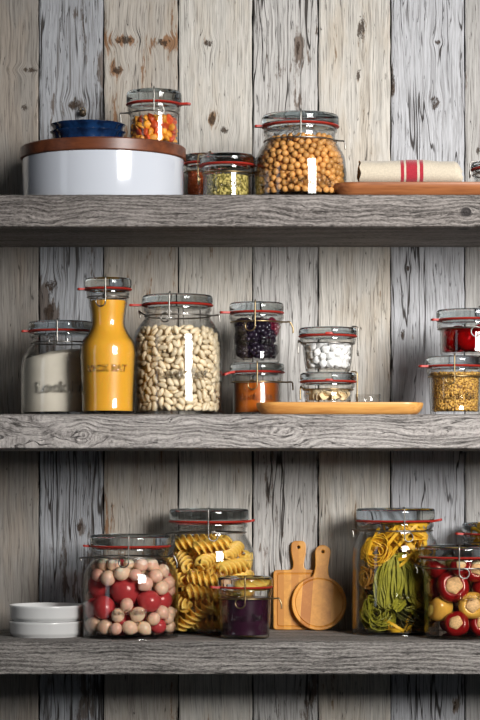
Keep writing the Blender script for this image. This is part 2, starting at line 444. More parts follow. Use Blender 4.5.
# ---- contents packing: rigid rods of k spheres relaxed inside a jar -------------------------------------------
def pack(J, n, k, r, half, ztop, core=0.0, seed=1, iters=110, slope=0.0, zlow=None, flat=0.0):
    g = np.random.default_rng(seed); m = J.m; r *= m; half *= m
    z0 = J.floor if zlow is None else zlow
    Cn = np.zeros((n, 3)); i = 0
    while i < n:
        z = g.uniform(z0+r, ztop-r); Rm = J.Rin(z)-r
        lo = max(0.0, core*m); rho = math.sqrt(g.uniform(min(lo, Rm*.9)**2, Rm**2)); a = g.uniform(0, 2*PI)
        Cn[i] = (rho*math.sin(a), -rho*math.cos(a), z); i += 1
    D = g.normal(size=(n, 3)); D /= np.linalg.norm(D, axis=1)[:, None]
    ts = np.linspace(-half, half, k) if k > 1 else np.array([0.0])
    own = np.repeat(np.arange(n), k); pairs = None
    for it in range(iters):
        P = (Cn[:, None, :]+D[:, None, :]*ts[None, :, None]).reshape(-1, 3)
        if it % 8 == 0:
            I = []; Jx = []
            for c0 in range(0, len(P), 256):
                dd = ((P[c0:c0+256, None, :]-P[None, :, :])**2).sum(2)
                a, b = np.nonzero(dd < (2*r*1.55)**2); a = a+c0
                s = (a < b) & (own[a] != own[b]); I.append(a[s]); Jx.append(b[s])
            I = np.concatenate(I); Jx = np.concatenate(Jx)
        P[:, 2] -= r*.015
        dv = P[Jx]-P[I]; ds = np.linalg.norm(dv, axis=1)+1e-9; ov = np.clip(2*r-ds, 0, None)
        c = dv/ds[:, None]*(ov*.5)[:, None]*.85
        dP = np.zeros_like(P); np.add.at(dP, I, -c); np.add.at(dP, Jx, c)
        P += dP
        P[:, 2] = np.clip(P[:, 2], z0+r, None)
        top = ztop+slope*P[:, 0]; P[:, 2] = np.minimum(P[:, 2], top-r)
        rho = np.linalg.norm(P[:, :2], axis=1)+1e-9; Rm = J.Rin(P[:, 2])-r-.2*m
        sc = np.where(rho > Rm, Rm/rho, 1.0)
        if core: sc = np.where(rho < core*m, np.minimum(core*m, Rm)/rho, sc)
        P[:, :2] *= sc[:, None]
        Pn = P.reshape(n, k, 3); Cn = Pn.mean(1)
        if k > 1:
            D = (Pn*ts[None, :, None]).sum(1)
            if flat:
                rd = Cn*np.array([1., 1., 0]); rd /= np.linalg.norm(rd, axis=1)[:, None]+1e-9; D = D-rd*(D*rd).sum(1)[:, None]*flat
            D = D; D /= np.linalg.norm(D, axis=1)[:, None]+1e-12
    return Cn, D
def orient(dv, roll=0.0):
    return Vector(dv).to_track_quat('X', 'Z').to_matrix().to_4x4() @ Matrix.Rotation(roll, 4, 'X')
def scatter(J, items, protos, name, labelf, cat, groupf, rollf=None, parts=None, maxn=300, stuff_label=None):
    """protos: list of meshes; items = (centre, axis); nearest-to-the-camera ones first become things, the rest one stuff mesh"""
    Cn, D = items; score = Cn[:, 1]-.9*np.linalg.norm(Cn[:, :2], axis=1)
    order = np.argsort(score); rest = []
    for q, i in enumerate(order):
        rl = rng.uniform(0, 6.28); pi_ = rng.randrange(len(protos))
        Mx = Matrix.Translation(Vector(Cn[i])+Vector((J.X, J.Y, J.zb))) @ orient(D[i], rl) @ Matrix.Diagonal((*(3*[rng.uniform(.93, 1.0)]), 1))
        if q < maxn:
            o = bpy.data.objects.new(name, protos[pi_]); C.objects.link(o); o.matrix_world = Mx
            tag(o, labelf(pi_), cat, groupf(pi_))
        else: rest.append((protos[pi_], Mx))
    if rest:
        V = []; Fc = []
        for me, Mx in rest:
            o = len(V); V += [Mx @ v.co for v in me.vertices]; Fc += [tuple(a+o for a in p.vertices) for p in me.polygons]
        org = Vector((J.X, J.Y, J.zb))
        ob = mesh(name, [v-org for v in V], Fc, rest[0][0].materials[0], None, org)
        tag(ob, stuff_label, cat, None, 'stuff')
def proto(name, V, Fc, mat, smooth=True):
    o = mesh(name, V, Fc, mat, smooth=smooth); me = o.data; bpy.data.objects.remove(o); return me
def fill_mesh(J, ztop, gap=.35, tilt=(0, 0), dome=0.0, seg=64, noise=0.0, zlow=None):
    """a body of liquid or powder following the inside of the jar"""
    g = gap*J.m; z0 = (J.floor if zlow is None else zlow)+g; zs = np.linspace(z0, ztop, 26)
    prof = [(0, z0)]+[(float(J.Rin(z))-g, float(z)) for z in zs]
    rt = prof[-1][0]
    for s in (.85, .65, .4, .2, 0): prof.append((rt*s, ztop+dome*J.m*(1-s*s)))
    V, Fc = lathe(prof, seg)
    V2 = []
    for (x, y, z) in V:
        f = max(0, min(1, (z-(z0+ztop)/2)/((ztop-z0)/2))); f = f*f
        V2.append((x, y, z+f*(tilt[0]*x+tilt[1]*y+noise*J.m*(math.sin(x*300)+math.sin(x*170+y*220)))))
    return V2, Fc
def fill(J, name, label, cat, mat, ztop, **kw):
    V, Fc = fill_mesh(J, ztop, **kw)
    o = mesh(name, V, Fc, mat, None, (J.X, J.Y, J.zb), sharp=R(50)); return tag(o, label, cat, None, 'stuff')
def granules(J, name, label, cat, mats, n, r, ztop, core, seed, elong=1.0, flat=1.0, slope=0.0):
    """loose seeds or herbs nobody could count: one mesh of small grains filling the jar"""
    g = random.Random(seed); m = J.m; V = []; Fc = []; mi = []
    sv, sf = sphere(6, 4)
    for i in range(n):
        z = g.uniform(J.floor+r*m, ztop-r*m); Rm = float(J.Rin(z))-r*m*max(1, elong)-.2*m
        rho = math.sqrt(g.uniform((core*m)**2, Rm**2)); a = g.uniform(0, 2*PI)
        if i % 3: rho = Rm-abs(g.gauss(0, r*m*.6)); 
        p = Vector((rho*math.sin(a), -rho*math.cos(a), z+slope*rho*math.sin(a)*(z/ztop)))
        q = Matrix.Translation(p) @ Matrix.Rotation(a, 4, 'Z') @ Matrix.Rotation(g.uniform(0, 6.28), 4, 'Y') @ Matrix.Rotation(g.uniform(-.5,.5), 4, 'X') @ Matrix.Diagonal((r*m*elong, r*m*flat, r*m, 1))
        o = len(V); V += [q @ v for v in sv]; Fc += [tuple(k+o for k in f) for f in sf]
    ob = mesh(name, V, Fc, mats[0], None, (J.X, J.Y, J.zb)); return tag(ob, label, cat, None, 'stuff')

TXT = 'Lock Eat'
def big_body(rn, rimy, necky, rb, shy, bulge=0):   # rim, neck, shoulder, straight wall
    return [(rn, rimy), (rn+.6, rimy+1.5), (rn+.4, rimy+4), (rn-1.2, rimy+6), (rn-1.0, necky), (rn+(rb-rn)*.35, necky+(shy-necky)*.28), (rn+(rb-rn)*.80, necky+(shy-necky)*.62), (rb-.5, shy), (rb, shy+8)]
def cup_body(rl, rimy, rb, rb2=None, ym=None, yb=None):
    return [(rl-1.5, rimy), (rl-.8, rimy+1.2), (rl-1.0, rimy+4.0), (rb+1.2, rimy+6), (rb, rimy+9), (rb, rimy+14), ((rb2 or rb), yb or rimy+40)]

# ================================================================ TOP SHELF
# white enamel tub with wooden lid
def build_tub():
    d = 95; m = S*K(d); cx = 103.3; X = (cx-240)*m; zb = ZT*S
    root = thing('storage_tub', 'wide round white enamel tub with dark wooden lid on the top shelf', 'storage tub', (X, d*S, Z0+zb))
    zl = 327.4*S-zb; th = 12.6*S; r = 80.6*m
    V, Fc = lathe([(0,0),(r-3*m,0),(r-.8*m,.8*m),(r,3*m),(r,zl-.0006),(r-1.4*m,zl-.0003),(r-1.6*m,4*m),(0,3*m)], 128)
    mesh('tub_body', V, Fc, M['enamel'], root, sharp=R(45))
    R2 = 82.6*m
    V, Fc = lathe([(0,zl),(R2-1*m,zl),(R2,zl+1*m),(R2,zl+th-1.2*m),(R2-1.2*m,zl+th),(0,zl+th)], 128)
    mesh('wooden_lid', V, Fc, M['dark_wood'], root, sharp=R(35))
    return (zb+zl+th)/S
LIDTOP = build_tub()
# two fluted blue dishes, one nested on the other
def fluted(label, cx, d, zbase, r0, r1, h, mat, wall=1.6):
    m = S*K(d); X = (cx-240)*m; n = 9; ph = R(-15)
    def rad(a, r, z): return r*(.955+.045*abs(math.sin(n*(a-ph)/2)))
    pr = [(0,0),(r0*.9,0),(r0,1.0),(r0+(r1-r0)*.55,h*.5),(r1*.97,h*.86),(r1+1.0,h*.93),(r1+1.2,h),(r1-wall,h),(r1-wall-1,h*.85),(r0-wall,wall+.8),(0,wall)]
    V, Fc = lathe([(r*m, z*m) for r, z in pr], 180, radial=rad)
    o = mesh('fluted_dish', V, Fc, mat, None, (X, d*S, Z0+zbase*S), sharp=R(60)); tag(o, label, 'dish', 'blue fluted dishes on the tub'); return zbase+h*K(d)
zt = fluted('lower of the two glossy blue fluted dishes stacked on the wooden tub lid', 88, 100, LIDTOP, 32, 37, 16.5, M['blue'])
fluted('upper of the two stacked blue fluted dishes, only its rim band showing', 88, 100, zt-10.5, 31.0, 36.6, 17.5, M['blue'], 1.4)

# dried fruit jar on the lid
J = make_jar('clip_top_jar', 'clip-top jar of orange and red dried fruit standing on the wooden tub lid', 154, 92, LIDTOP, (27.6, 88.3), 101.5,
    [(26,102.9),(26.5,104.2),(26.2,107.5),(24.6,109.5),(24.2,113),(24.2,140)], latch=(0, 1.0, 111, 1, 5), wire_y=110.6, ears=[(-1,9,0,-.3,9)], tab=(80, 9.5, 0))
m1 = plain('dried_apricot', (.80,.33,.03), .5, var=.5, nscale=300, namp=.5, Subsurface_Weight=.1, Subsurface_Radius=(.003,.001,.0005))
m2 = plain('dried_red_fruit', (.58,.075,.015), .45, var=.6, nscale=300, namp=.5)
def chunk(seed, r):
    g = random.Random(seed); bm = bmesh.new()
    for _ in range(13):
        v = Vector((g.gauss(0,1), g.gauss(0,1), g.gauss(0,1))).normalized()*r*g.uniform(.75, 1.05); bm.verts.new((v.x*1.25, v.y*.95, v.z*.7))
    bmesh.ops.convex_hull(bm, input=bm.verts); bmesh.ops.subdivide_edges(bm, edges=bm.edges[:], cuts=2, use_grid_fill=True, smooth=.35)
    bm.verts.ensure_lookup_table(); lv = [v for v in bm.verts if v.link_faces]
    ix = {v: i for i, v in enumerate(lv)}
    V = [v.co.copy()*(1+g.uniform(-.07,.07)) for v in lv]; Fc = [tuple(ix[v] for v in f.verts) for f in bm.faces]; bm.free(); return V, Fc
pr = [proto('dried_fruit', *chunk(i, 5.6*J.m), (m1, m2)[i % 2]) for i in range(6)]
zt = J.z(115)
it = pack(J, 175, 1, 3.6, 0, zt, seed=3)
scatter(J, it, pr, 'dried_fruit', lambda p: ('orange dried fruit chunk in the jar on the tub lid', 'dark red dried fruit chunk in the jar on the tub lid')[p % 2], 'dried fruit', lambda p: ('orange dried fruit', 'red dried fruit')[p % 2])

# red spice jar behind, herb jar in front
J = make_jar('clip_top_jar', 'small clip-top jar of red spice wedged between the white tub and the herb jar', 204, 138, ZT, (21, 152.8), 162,
    [(19.6,163.3),(20,165),(19.8,168),(18.6,170),(18.4,174),(18.4,196)], latch=(8, 4, 176, 1, 3.5), tab=(-75, 4, 0), wire_y=170.5, wire='brass')
ms = plain('red_spice', (.95,.20,.04), .8, nscale=900, namp=1.0)
granules(J, 'red_spice', 'coarse red chilli spice in the small jar beside the white tub', 'spice', [ms], 2200, 1.0, J.z(169), 9, 5)
J = make_jar('clip_top_jar', 'small clip-top jar of dried green herbs in front of the red spice jar', 227.5, 62, ZT, (28.2, 152.5), 163,
    [(26.4,164.3),(27,165.6),(26.6,168.5),(25,171),(24.6,174),(24.6,196)], latch=(-86, 0, 178, 1, 4), wire_y=171.5, ears=[(1,3.0,2,.4,15)], wire='brass', text=(TXT, 7, 186, 3))
t = NT('dried_herbs'); mh = t.bsdf(t.mix(t.step(t.noise(t.objv(), 330, 2), .40, .60), (.13,.11,.012), (.66,.54,.17)), .85)
granules(J, 'dried_herbs', 'crumbled yellow-green dried herbs in the small jar left of the chickpeas', 'herbs', [mh], 3000, 1.15, J.z(173), 14, 6, elong=1.9, flat=.5)

# chickpeas
J = make_jar('clip_top_jar', 'large rounded clip-top jar of chickpeas on the top shelf', 300.3, 58, ZT, (38.5, 111), 122.5,
    big_body(36.5, 123.9, 137, 46.3, 164), latch=(0, -.5, 134.5, -1, 4), wire_y=137.5, ears=[(1,8,0,1,8)], tab=(-83, 7.5, 0), text=(TXT, 12, 185, 10))
t = NT('chickpea_skin'); n1 = t.noise(t.objv(), 350, 3)
mc = t.bsdf(t.scale_col(t.mix(n1, (.50,.21,.045), (.84,.45,.14)), t.add(.75, t.mul(t.rand(), .5))), .45, t.bump(n1, .3, .0005))
def chickpea(seed):
    g = random.Random(seed); V, Fc = sphere(14, 10); V2 = []
    for v in V:
        s = 1+.05*math.sin(3*v.x+g.random()*.1)+.28*max(0, v.x-.72)/.28*.55 - .10*math.exp(-((v.y)/.22)**2)*(1 if v.x > 0 else .2)
        V2.append(Vector((v.x*1.06, v.y*1.0, v.z*.96))*s*3.45*J.m)
    return V2, Fc
pr = [proto('chickpea', *chickpea(i), mc) for i in range(3)]
it = pack(J, 900, 1, 3.42, 0, J.z(131.5), core=24, seed=5)
scatter(J, it, pr, 'chickpea', lambda p: 'tan dried chickpea in the large jar on the top shelf', 'chickpea', lambda p: 'chickpeas in the large jar', stuff_label='remaining chickpeas behind the front ones in the large jar')

# ---------------------------------------------------------------- boards and trays
def rrect(hx, hy, r, n=10):
    r = min(r, hx, hy); P = []
    for cx, cy, a0 in ((hx-r, hy-r, 0), (-hx+r, hy-r, 90), (-hx+r, -hy+r, 180), (hx-r, -hy+r, 270)):
        for k in range(n+1):
            a = R(a0+90*k/n); P.append((cx+r*math.cos(a), cy+r*math.sin(a)))
    return P
def tray(name, label, x0, x1, d0, d1, base, h, rad, mat, under=9, cat='tray'):
    d = (d0+d1)/2; hx = (x1-x0)/2*S; hy = (d1-d0)/2*S; cxw = ((x0+x1)/2)*S; V = []; Fc = []
    lv = [(under+3,0),(under,.02),(under*.55,.22),(under*.18,.55),(0,.86),(.3,.96),(1.2,1.0),(4,1.0),(5.5,.93),(8,.88)]
    n = None
    for ins, z in lv:
        q = rrect(hx-ins*S, hy-ins*S, max(rad-ins, 3)*S, 10); n = len(q); V += [(x, y, z*h*S) for x, y in q]
    for i in range(len(lv)-1):
        for k in range(n): Fc.append((i*n+k, i*n+(k+1) % n, (i+1)*n+(k+1) % n, (i+1)*n+k))
    Fc.append(tuple(range(n))[::-1]); Fc.append(tuple(range((len(lv)-1)*n, len(lv)*n)))
    o = mesh(name, V, Fc, mat, None, (cxw, d*S, Z0+base*S), sharp=R(40)); tag(o, label, cat)
    return base+h*.88
k0 = K(14)
TT = tray('wooden_tray', 'long reddish-brown wooden tray under the folded linen towel', (331-240)*k0, (540-240)*k0, 14, 120, ZT, 14.2, 26, M['tray_dark'])

# folded linen towel
def build_towel():
    k = K(50)*S; x0, x1 = (359-240)*k, (460.5-240)*k
    t = NT('linen_weave'); p = t.obj(); u = t.add(t.math('DIVIDE', p[0], k), 240.0)
    u = t.add(u, t.mul(t.sub(t.noise(t.vec(0.0, t.mul(p[1], 60), t.mul(p[2], 60)), 1, 1), .5), 1.2))
    def band(a, b): return t.mul(t.math('GREATER_THAN', u, a), t.math('LESS_THAN', u, b))
    red = t.add(t.add(band(399.2, 402.6), band(404.6, 415.6)), band(418.0, 421.6))
    wv = t.n('TexWave'); wv.inputs['Scale'].default_value = 420; wv.bands_direction = 'X'; t.put(wv.inputs[0], t.objv())
    wv2 = t.n('TexWave'); wv2.inputs['Scale'].default_value = 420; wv2.bands_direction = 'DIAGONAL'; t.put(wv2.inputs[0], t.objv())
    h = t.add(wv.outputs['Fac'], wv2.outputs['Fac']); nz = t.noise(t.objv(), 500, 3)
    lin = t.scale_col((.56,.49,.38), t.add(.75, t.mul(nz, .5)))
    rc = t.scale_col((.36,.012,.028), t.add(.6, t.mul(nz, .8)))
    mat = t.bsdf(t.mix(red, lin, rc), .9, t.bump(t.add(t.mul(h, .3), nz), .6, .0008), Sheen_Weight=.3)
    # spiral fold in section (y, z)
    path = []; turns = 2.25; N = 150
    for i in range(N+1):
        s = i/N; a = -PI/2-2*PI*turns*s      # starts at the outer bottom, winds in
        sh = 1-.86*s*.95
        hy, hz = 33*sh, 14.2*sh
        c, sn = math.cos(a), math.sin(a)
        y = hy*math.copysign(abs(c)**.62, c); z = hz*math.copysign(abs(sn)**.8, sn)
        path.append((y, z+14.8))
    nx = 60; th = 1.3; V = []; Fc = []; g = random.Random(4)
    def prof(path):
        out = []; inn = []
        for i, (y, z) in enumerate(path):
            y2, z2 = path[min(i+1, len(path)-1)]; y1, z1 = path[max(i-1, 0)]
            t_ = Vector((y2-y1, z2-z1)); t_.normalize(); nr = Vector((t_.y, -t_.x))
            out.append((y, z)); inn.append((y-nr.x*0-(y)*.0, z))
            out[-1] = (y+nr.x*th*.5, z+nr.y*th*.5); inn[-1] = (y-nr.x*th*.5, z-nr.y*th*.5)
        return out+inn[::-1]
    pr = prof(path); n = len(pr)
    for i in range(nx+1):
        s = i/nx; x = x0+(x1-x0)*s
        end = max(0, (s-.93)/.07); top = 1-.35*end*end-.03*math.sin(s*9)*1
        wob = .35*math.sin(s*13)+.25*math.sin(s*31)
        for (y, z) in pr:
            f = z/29; zz = z*top+wob*f*.6
            xx = x+(.8*math.sin(y*.14+z*.5)*S if i in (0, nx) else 0)
            V.append((xx, y*S*(1-.12*end), max(.1, zz)*S))
    for i in range(nx):
        for j in range(n): Fc.append((i*n+j, (i+1)*n+j, (i+1)*n+(j+1) % n, i*n+(j+1) % n))
    h = len(path)
    for e in (0, nx):
        for j in range(h-1): Fc.append((e*n+j, e*n+j+1, e*n+n-2-j, e*n+n-1-j))
    zmin = min(v[2] for v in V)
    o = mesh('folded_towel', [(x, y, z-zmin) for x, y, z in V], Fc, mat, None, (0, 56*S, Z0+(TT+.05)*S), sharp=R(70))
    tag(o, 'folded cream linen towel with three crimson stripes lying on the reddish tray', 'towel')
build_towel()
J = make_jar('clip_top_jar', 'low dark clip-top jar cut off by the right edge, standing on the reddish tray', 497, 84, TT, (26, 160), 167,
    [(24,168.3),(24.4,169.5),(24,172),(23,173.5),(22.6,176),(22.6,182)], latch=(-84, 0, 172, -1, 3), wire_y=172.5, tab=(20, 6, 0))
# small hook screwed in the plank above the blue dishes
def build_hook():
    p = W(83, 113.5, WALL); root = thing('wall_hook', 'small dark bronze knob hook on the plank just above the blue dishes', 'hook', p)
    V, Fc = lathe([(0,0),(3.6,0),(3.8,.8),(3.0,1.6),(1.3,2.2),(1.2,5),(2.2,6),(3.3,7.5),(3.3,9),(2,10.3),(0,10.6)], 32)
    Mx = Matrix.Rotation(PI/2, 4, 'X')
    mesh('knob', [Mx @ (Vector(v)*S) for v in V], Fc, M['dark_metal'], root)
    P = [(3.2*math.cos(R(a))*S, -6.5*S, (1.2+4.2*math.sin(R(a)))*S) for a in range(-20, 170, 12)]
    V, Fc = tube(P, .55*S, 8); mesh('ring', V, Fc, M['brass'], root)
build_hook()

# ================================================================ MIDDLE SHELF
J = make_jar('clip_top_jar', 'wide clip-top jar half full of white sugar behind the juice carafe', 62, 108, ZM, (33.5, 320), 330,
    big_body(31.5, 331.4, 343, 41.7, 364), latch=(0, -2, 341, -1, 4), wire_y=341.5, tab=(-80, 7, 0), text=(TXT, 14, 392, 5))
msug = plain('white_sugar', (.86,.79,.66), .9, nscale=1500, namp=.25, bump=.3)
fill(J, 'sugar', 'pale sloping heap of fine sugar in the jar at the left end', 'sugar', msug, J.z(354), tilt=(.12, 0), dome=5, noise=.3)

J = make_jar('glass_carafe', 'tall clip-top glass carafe of orange juice with a narrow neck', 108, 42, ZM, (23.6, 277), 288,
    [(21,289.3),(21.6,290.6),(21.2,294),(19.6,297),(19,303),(17,318),(17.6,326),(21.5,334),(26,341),(28,349),(28,358),(27.3,375),(26.4,395)],
    latch=(0, -1, 301.5, -1, 5), wire_y=296, tab=(-80, 7, 0), t=1.2, base_t=3.5, text=(TXT.upper(), 8.5, 371, 0), cat='carafe')
mj = plain('orange_juice', (.92,.45,.035), .35, Subsurface_Weight=.25, Subsurface_Radius=(.01,.004,.001))
fill(J, 'orange_juice', 'bright orange juice filling the carafe', 'juice', mj, J.z(299.5))

J = make_jar('clip_top_jar', 'large clip-top jar of white beans right of the juice carafe', 177.5, 82, ZM, (35.3, 293.3), 303.5,
    big_body(33.6, 304.9, 316, 44.6, 340), latch=(0, -7, 318, -1, 4.4), wire_y=314.5, ears=[(1,9,1,1,7),(-1,6,5,-1,7)], tab=(-84, 13, 0), text=(TXT, 13, 378, 8))
t = NT('bean_skin'); n1 = t.noise(t.objv(), 200, 2)
mb = t.bsdf(t.scale_col(t.mix(n1, (.78,.61,.37), (.92,.80,.59)), t.add(.78, t.mul(t.rand(), .40))), .35)
def bean(seed):
    V, Fc = sphere(14, 10); V2 = []
    for v in V:
        x = v.x*5.3; y = v.y*2.85; z = v.z*2.75; y += .035*x*x-.35
        V2.append(Vector((x, y, z))*J.m)
    return V2, Fc
pr = [proto('white_bean', *bean(0), mb)]
it = pack(J, 1150, 2, 2.65, 2.5, J.z(322), core=25, seed=8, flat=.35)
scatter(J, it, pr, 'white_bean', lambda p: 'cream dried bean in the large jar beside the juice carafe', 'bean', lambda p: 'white beans in the large jar', stuff_label='remaining dried white beans behind the front ones in the large jar')

# jam below, blackberries above
J = make_jar('clip_top_jar', 'clip-top jar of orange jam under the blackberry jar', 257, 115, ZM, (27.4, 362.3), 371.5,
    cup_body(27.2, 372.8, 24.6), latch=(0, 0, 385, -1, 4.6), wire_y=381.5, ears=[(1,10,0,1,8)], tab=(-60, 11, 3), wire='brass', text=(TXT, 8.5, 399, 0))
t = NT('orange_jam'); n1 = t.noise(t.objv(), 90, 4)
mjam = t.bsdf(t.mix(n1, (.34,.055,.003), (.62,.17,.010)), .3, Subsurface_Weight=.2, Subsurface_Radius=(.01,.004,.001))
fill(J, 'orange_jam', 'glossy orange jam in the lower jar behind the honey-coloured board', 'jam', mjam, J.z(382.5))
jamtop = J.top
J = make_jar('clip_top_jar', 'clip-top jar of blackberries standing on the orange jam jar', 256.5, 115, jamtop, (27.2, 301.3), 311.5,
    [(26,312.8),(27.5,314.2),(27.2,317.5),(25.6,319),(25.2,322),(24.6,334),(23.8,352)], latch=(0, -1.5, 326, -1, 5), wire_y=321, ears=[(1,8,0,3,11)], tab=(-78, 10, 0), wire='brass', text=(TXT, 8.5, 343, 0))
t = NT('blackberry_skin'); mbk = t.bsdf(t.mix(t.step(t.rand(), .80, .95), (.016,.009,.020), (.16,.010,.03)), .13)
def blackberry(seed):
    g = random.Random(seed); parts = []; sv, sf = sphere(8, 6); rows = [(-.95,.30,3),(-.62,.76,6),(-.15,1.0,7),(.32,.95,7),(.74,.66,5),(1.02,.2,2)]
    for z, r, n in rows:
        o = g.uniform(0, 6.28)
        for k in range(n):
            a = o+2*PI*k/n; c = Vector((z*1.15, r*math.cos(a)*.8, r*math.sin(a)*.8))
            parts.append(([(v*.42+c)*7.8*J.m for v in sv], sf))
    parts.append(([Vector((v.x*1.05, v.y*.75, v.z*.75))*8.0*J.m for v in sphere(10, 8)[0]], sphere(10, 8)[1]))
    return cat_mesh(parts)
pr = [proto('blackberry', *blackberry(i), mbk) for i in range(2)]
it = pack(J, 15, 2, 8.2, 2.0, J.z(317), seed=4, iters=250)
scatter(J, it, pr, 'blackberry', lambda p: 'glossy black blackberry inside the jar on the orange jam', 'blackberry', lambda p: 'blackberries in the jar')

k0 = K(16)
TM = tray('wooden_board', 'long honey-coloured wooden board with rounded ends on the middle shelf', (256.5-240)*k0, (425-240)*k0, 14, 82, ZM, 12.6, 22, M['tray_light'], under=7)

# mini pasta jar on the board, marshmallow jar on it
J = make_jar('clip_top_jar', 'small clip-top jar of cream pasta shells on the honey board', 328, 46, TM, (28, 371.8), 381,
    cup_body(27.4, 382.3, 23.5, 22.5, None, 402), latch=(82, 0, 396, 1, 4.5), wire_y=389, ears=[(-1,3,3,.3,13)], tab=(0, 2, -1.0), wire='brass')
mps = plain('cream_pasta', (.85,.68,.42), .45, var=.3, nscale=200, namp=.2)
def shell(seed):
    V = []; Fc = []; n = 12; q = 6
    for s in (0, 1):
        for i in range(n+1):
            for j in range(q+1):
                u = (i/n-.5)*2; w = (j/q-.5)*2
                rr = 4.8-.5*s
                a = u*1.25; b = w*1.2*(1-.35*u*u)
                rip = .16*math.sin(w*11)
                V.append(Vector(((rr+rip)*math.sin(a)*1.15, (rr+rip)*math.sin(b)*.95*math.cos(a*.5), -(rr+rip)*math.cos(b)*math.cos(a)*.7+1.5))*J.m)
    st = (n+1)*(q+1)
    for i in range(n):
        for j in range(q):
            a = i*(q+1)+j; b = a+q+1
            Fc.append((a, b, b+1, a+1)); Fc.append((st+a, st+a+1, st+b+1, st+b))
    for i in range(n):
        for j in (0, q):
            a = i*(q+1)+j; b = a+q+1; Fc.append((a, b, st+b, st+a))
    for j in range(q):
        for i in (0, n):
            a = i*(q+1)+j; Fc.append((a, a+1, st+a+1, st+a))
    return V, Fc
pr = [proto('pasta_shell', *shell(0), mps)]
it = pack(J, 52, 1, 4.0, 0, J.z(389.5), seed=6, iters=160, core=6)
scatter(J, it, pr, 'pasta_shell', lambda p: 'cream pasta shell in the small jar on the honey board', 'pasta', lambda p: 'pasta shells in the small jar')
ptop = J.top
J = make_jar('clip_top_jar', 'clip-top jar of white marshmallows stacked on the pasta shell jar', 327.8, 46, ptop, (29, 326.3), 335,
    [(27,336.3),(28,337.6),(27.6,341),(25.8,343),(25,347),(24,358),(22,370)], latch=(82, 0, 350, 1, 4.5), wire_y=342.5, ears=[(-1,3,3,.3,13)], tab=(0, 2, -1.6))
mm = plain('marshmallow', (.96,.955,.94), .6, var=.04)
V, Fc = sphere(16, 10); V = [Vector((v.x*4.9*(1.0), v.y*4.6, v.z*4.2))*J.m for v in V]
V = [Vector((math.copysign(min(abs(v.x), 4.1*J.m), v.x), v.y, v.z))*(1+.10*math.sin(v.y/J.m*1.1+1)+.07*math.sin(v.z/J.m*1.5+v.x/J.m)) for v in V]
pr = [proto('marshmallow', V, Fc, mm)]
it = pack(J, 92, 1, 4.2, 0, J.z(341.5), seed=9, iters=160)
scatter(J, it, pr, 'marshmallow', lambda p: 'small white marshmallow in the jar above the pasta shells', 'marshmallow', lambda p: 'marshmallows in the jar')
# small low glass dish at the board's back
def build_dish():
    d = 60; m = S*K(d); p = Vector(((368-240)*m, d*S, Z0+TM*S)); h = 10.5
    V, Fc = lathe([(r*m, z*m) for r, z in [(0,0),(12,0),(12.8,.6),(13,2),(13,h-.6),(12.5,h),(11.9,h-.6),(11.7,2.4),(0,2.2)]], 48)
    tag(mesh('glass_dish', V, Fc, M['glass'], None, p, sharp=R(50)), 'small low clear glass dish on the honey board right of the shells', 'dish')
build_dish()

# golden seeds with a red fruit jar on top
J = make_jar('clip_top_jar', 'clip-top jar of golden seeds under the red fruit jar at the right', 455.3, 78, ZM, (29.3, 355.3), 365.5,
    [(27.5,366.8),(29,368.3),(28.6,372.5),(26.6,375.5),(26,379),(25.7,395),(25.2,404)], latch=(0, -3.4, 380, -1, 4.4), wire_y=376, tab=(-76, 9, 0), wire='brass', text=(TXT, 8, 398, 4))
t = NT('golden_seeds'); wn = t.noise(t.objv(), 420, 2)
msd = t.bsdf(t.mix(t.step(wn, .36, .62), (.20,.085,.015), (.78,.46,.10)), .45)
granules(J, 'golden_seeds', 'small golden-brown seeds filling the lower jar at the right end', 'seeds', [msd], 4200, 1.65, J.z(371), 12, 12, elong=1.15)
stop = J.top
J = make_jar('clip_top_jar', 'clip-top jar of red fruit in syrup standing on the golden seeds jar', 470.5, 78, stop, (34, 308), 318.5,
    [(32,319.8),(33.6,321.2),(33.2,326),(31,328.5),(30.4,332),(30.2,350)], latch=(0, 6.5, 332, -1, 4.8), wire_y=327.5, tab=(-77, 7, 0), wire='steel')
mrf = plain('red_fruit', (.34,.004,.010), .25, var=.2, Subsurface_Weight=.2, Subsurface_Radius=(.01,.002,.002))
V, Fc = sphere(20, 14); pr = [proto('red_fruit', [Vector((v.x, v.y, v.z))*12.2*J.m*(1-.10*math.exp(-((v.x-1)/.25)**2)) for v in V], Fc, mrf)]
it = pack(J, 7, 1, 12.2, 0, J.z(322), seed=2, iters=250)
scatter(J, it, pr, 'red_fruit', lambda p: 'round red fruit in syrup in the upper right jar', 'fruit', lambda p: 'red fruits in syrup')
M['red_syrup'] = glass_thin('red_syrup', (.80,.16,.19), (.5,.05,.06), .0)
fill(J, 'red_syrup', 'deep red syrup around the fruit in the upper right jar', 'syrup', M['red_syrup'], J.z(327), gap=.5)

# ================================================================ BOTTOM SHELF
def plate(label, zb):
    d = 100; m = S*K(d); h = 15.6
    pr = [(0,1.2),(32,1.2),(32.4,0),(34,0),(34.4,1.2),(36.2,2.4),(36.9,4.5),(37.2,h*.8),(37.7,h*.86),(37.7,h-.6),(37.2,h),(36.4,h-.6),(35.9,h*.55),(35.2,4.2),(33,3),(0,2.8)]
    V, Fc = lathe([(r*m, z*m) for r, z in pr], 96)
    tag(mesh('baking_dish', V, Fc, M['porcelain'], None, ((47-240)*m, d*S, Z0+zb*S), sharp=R(60)), label, 'dish', 'white round dishes'); return zb+h*K(d)
zt = plate('lower of two stacked round white porcelain dishes left of the onion jar', ZB)
plate('upper of two stacked round white porcelain dishes left of the onion jar', zt+.1)

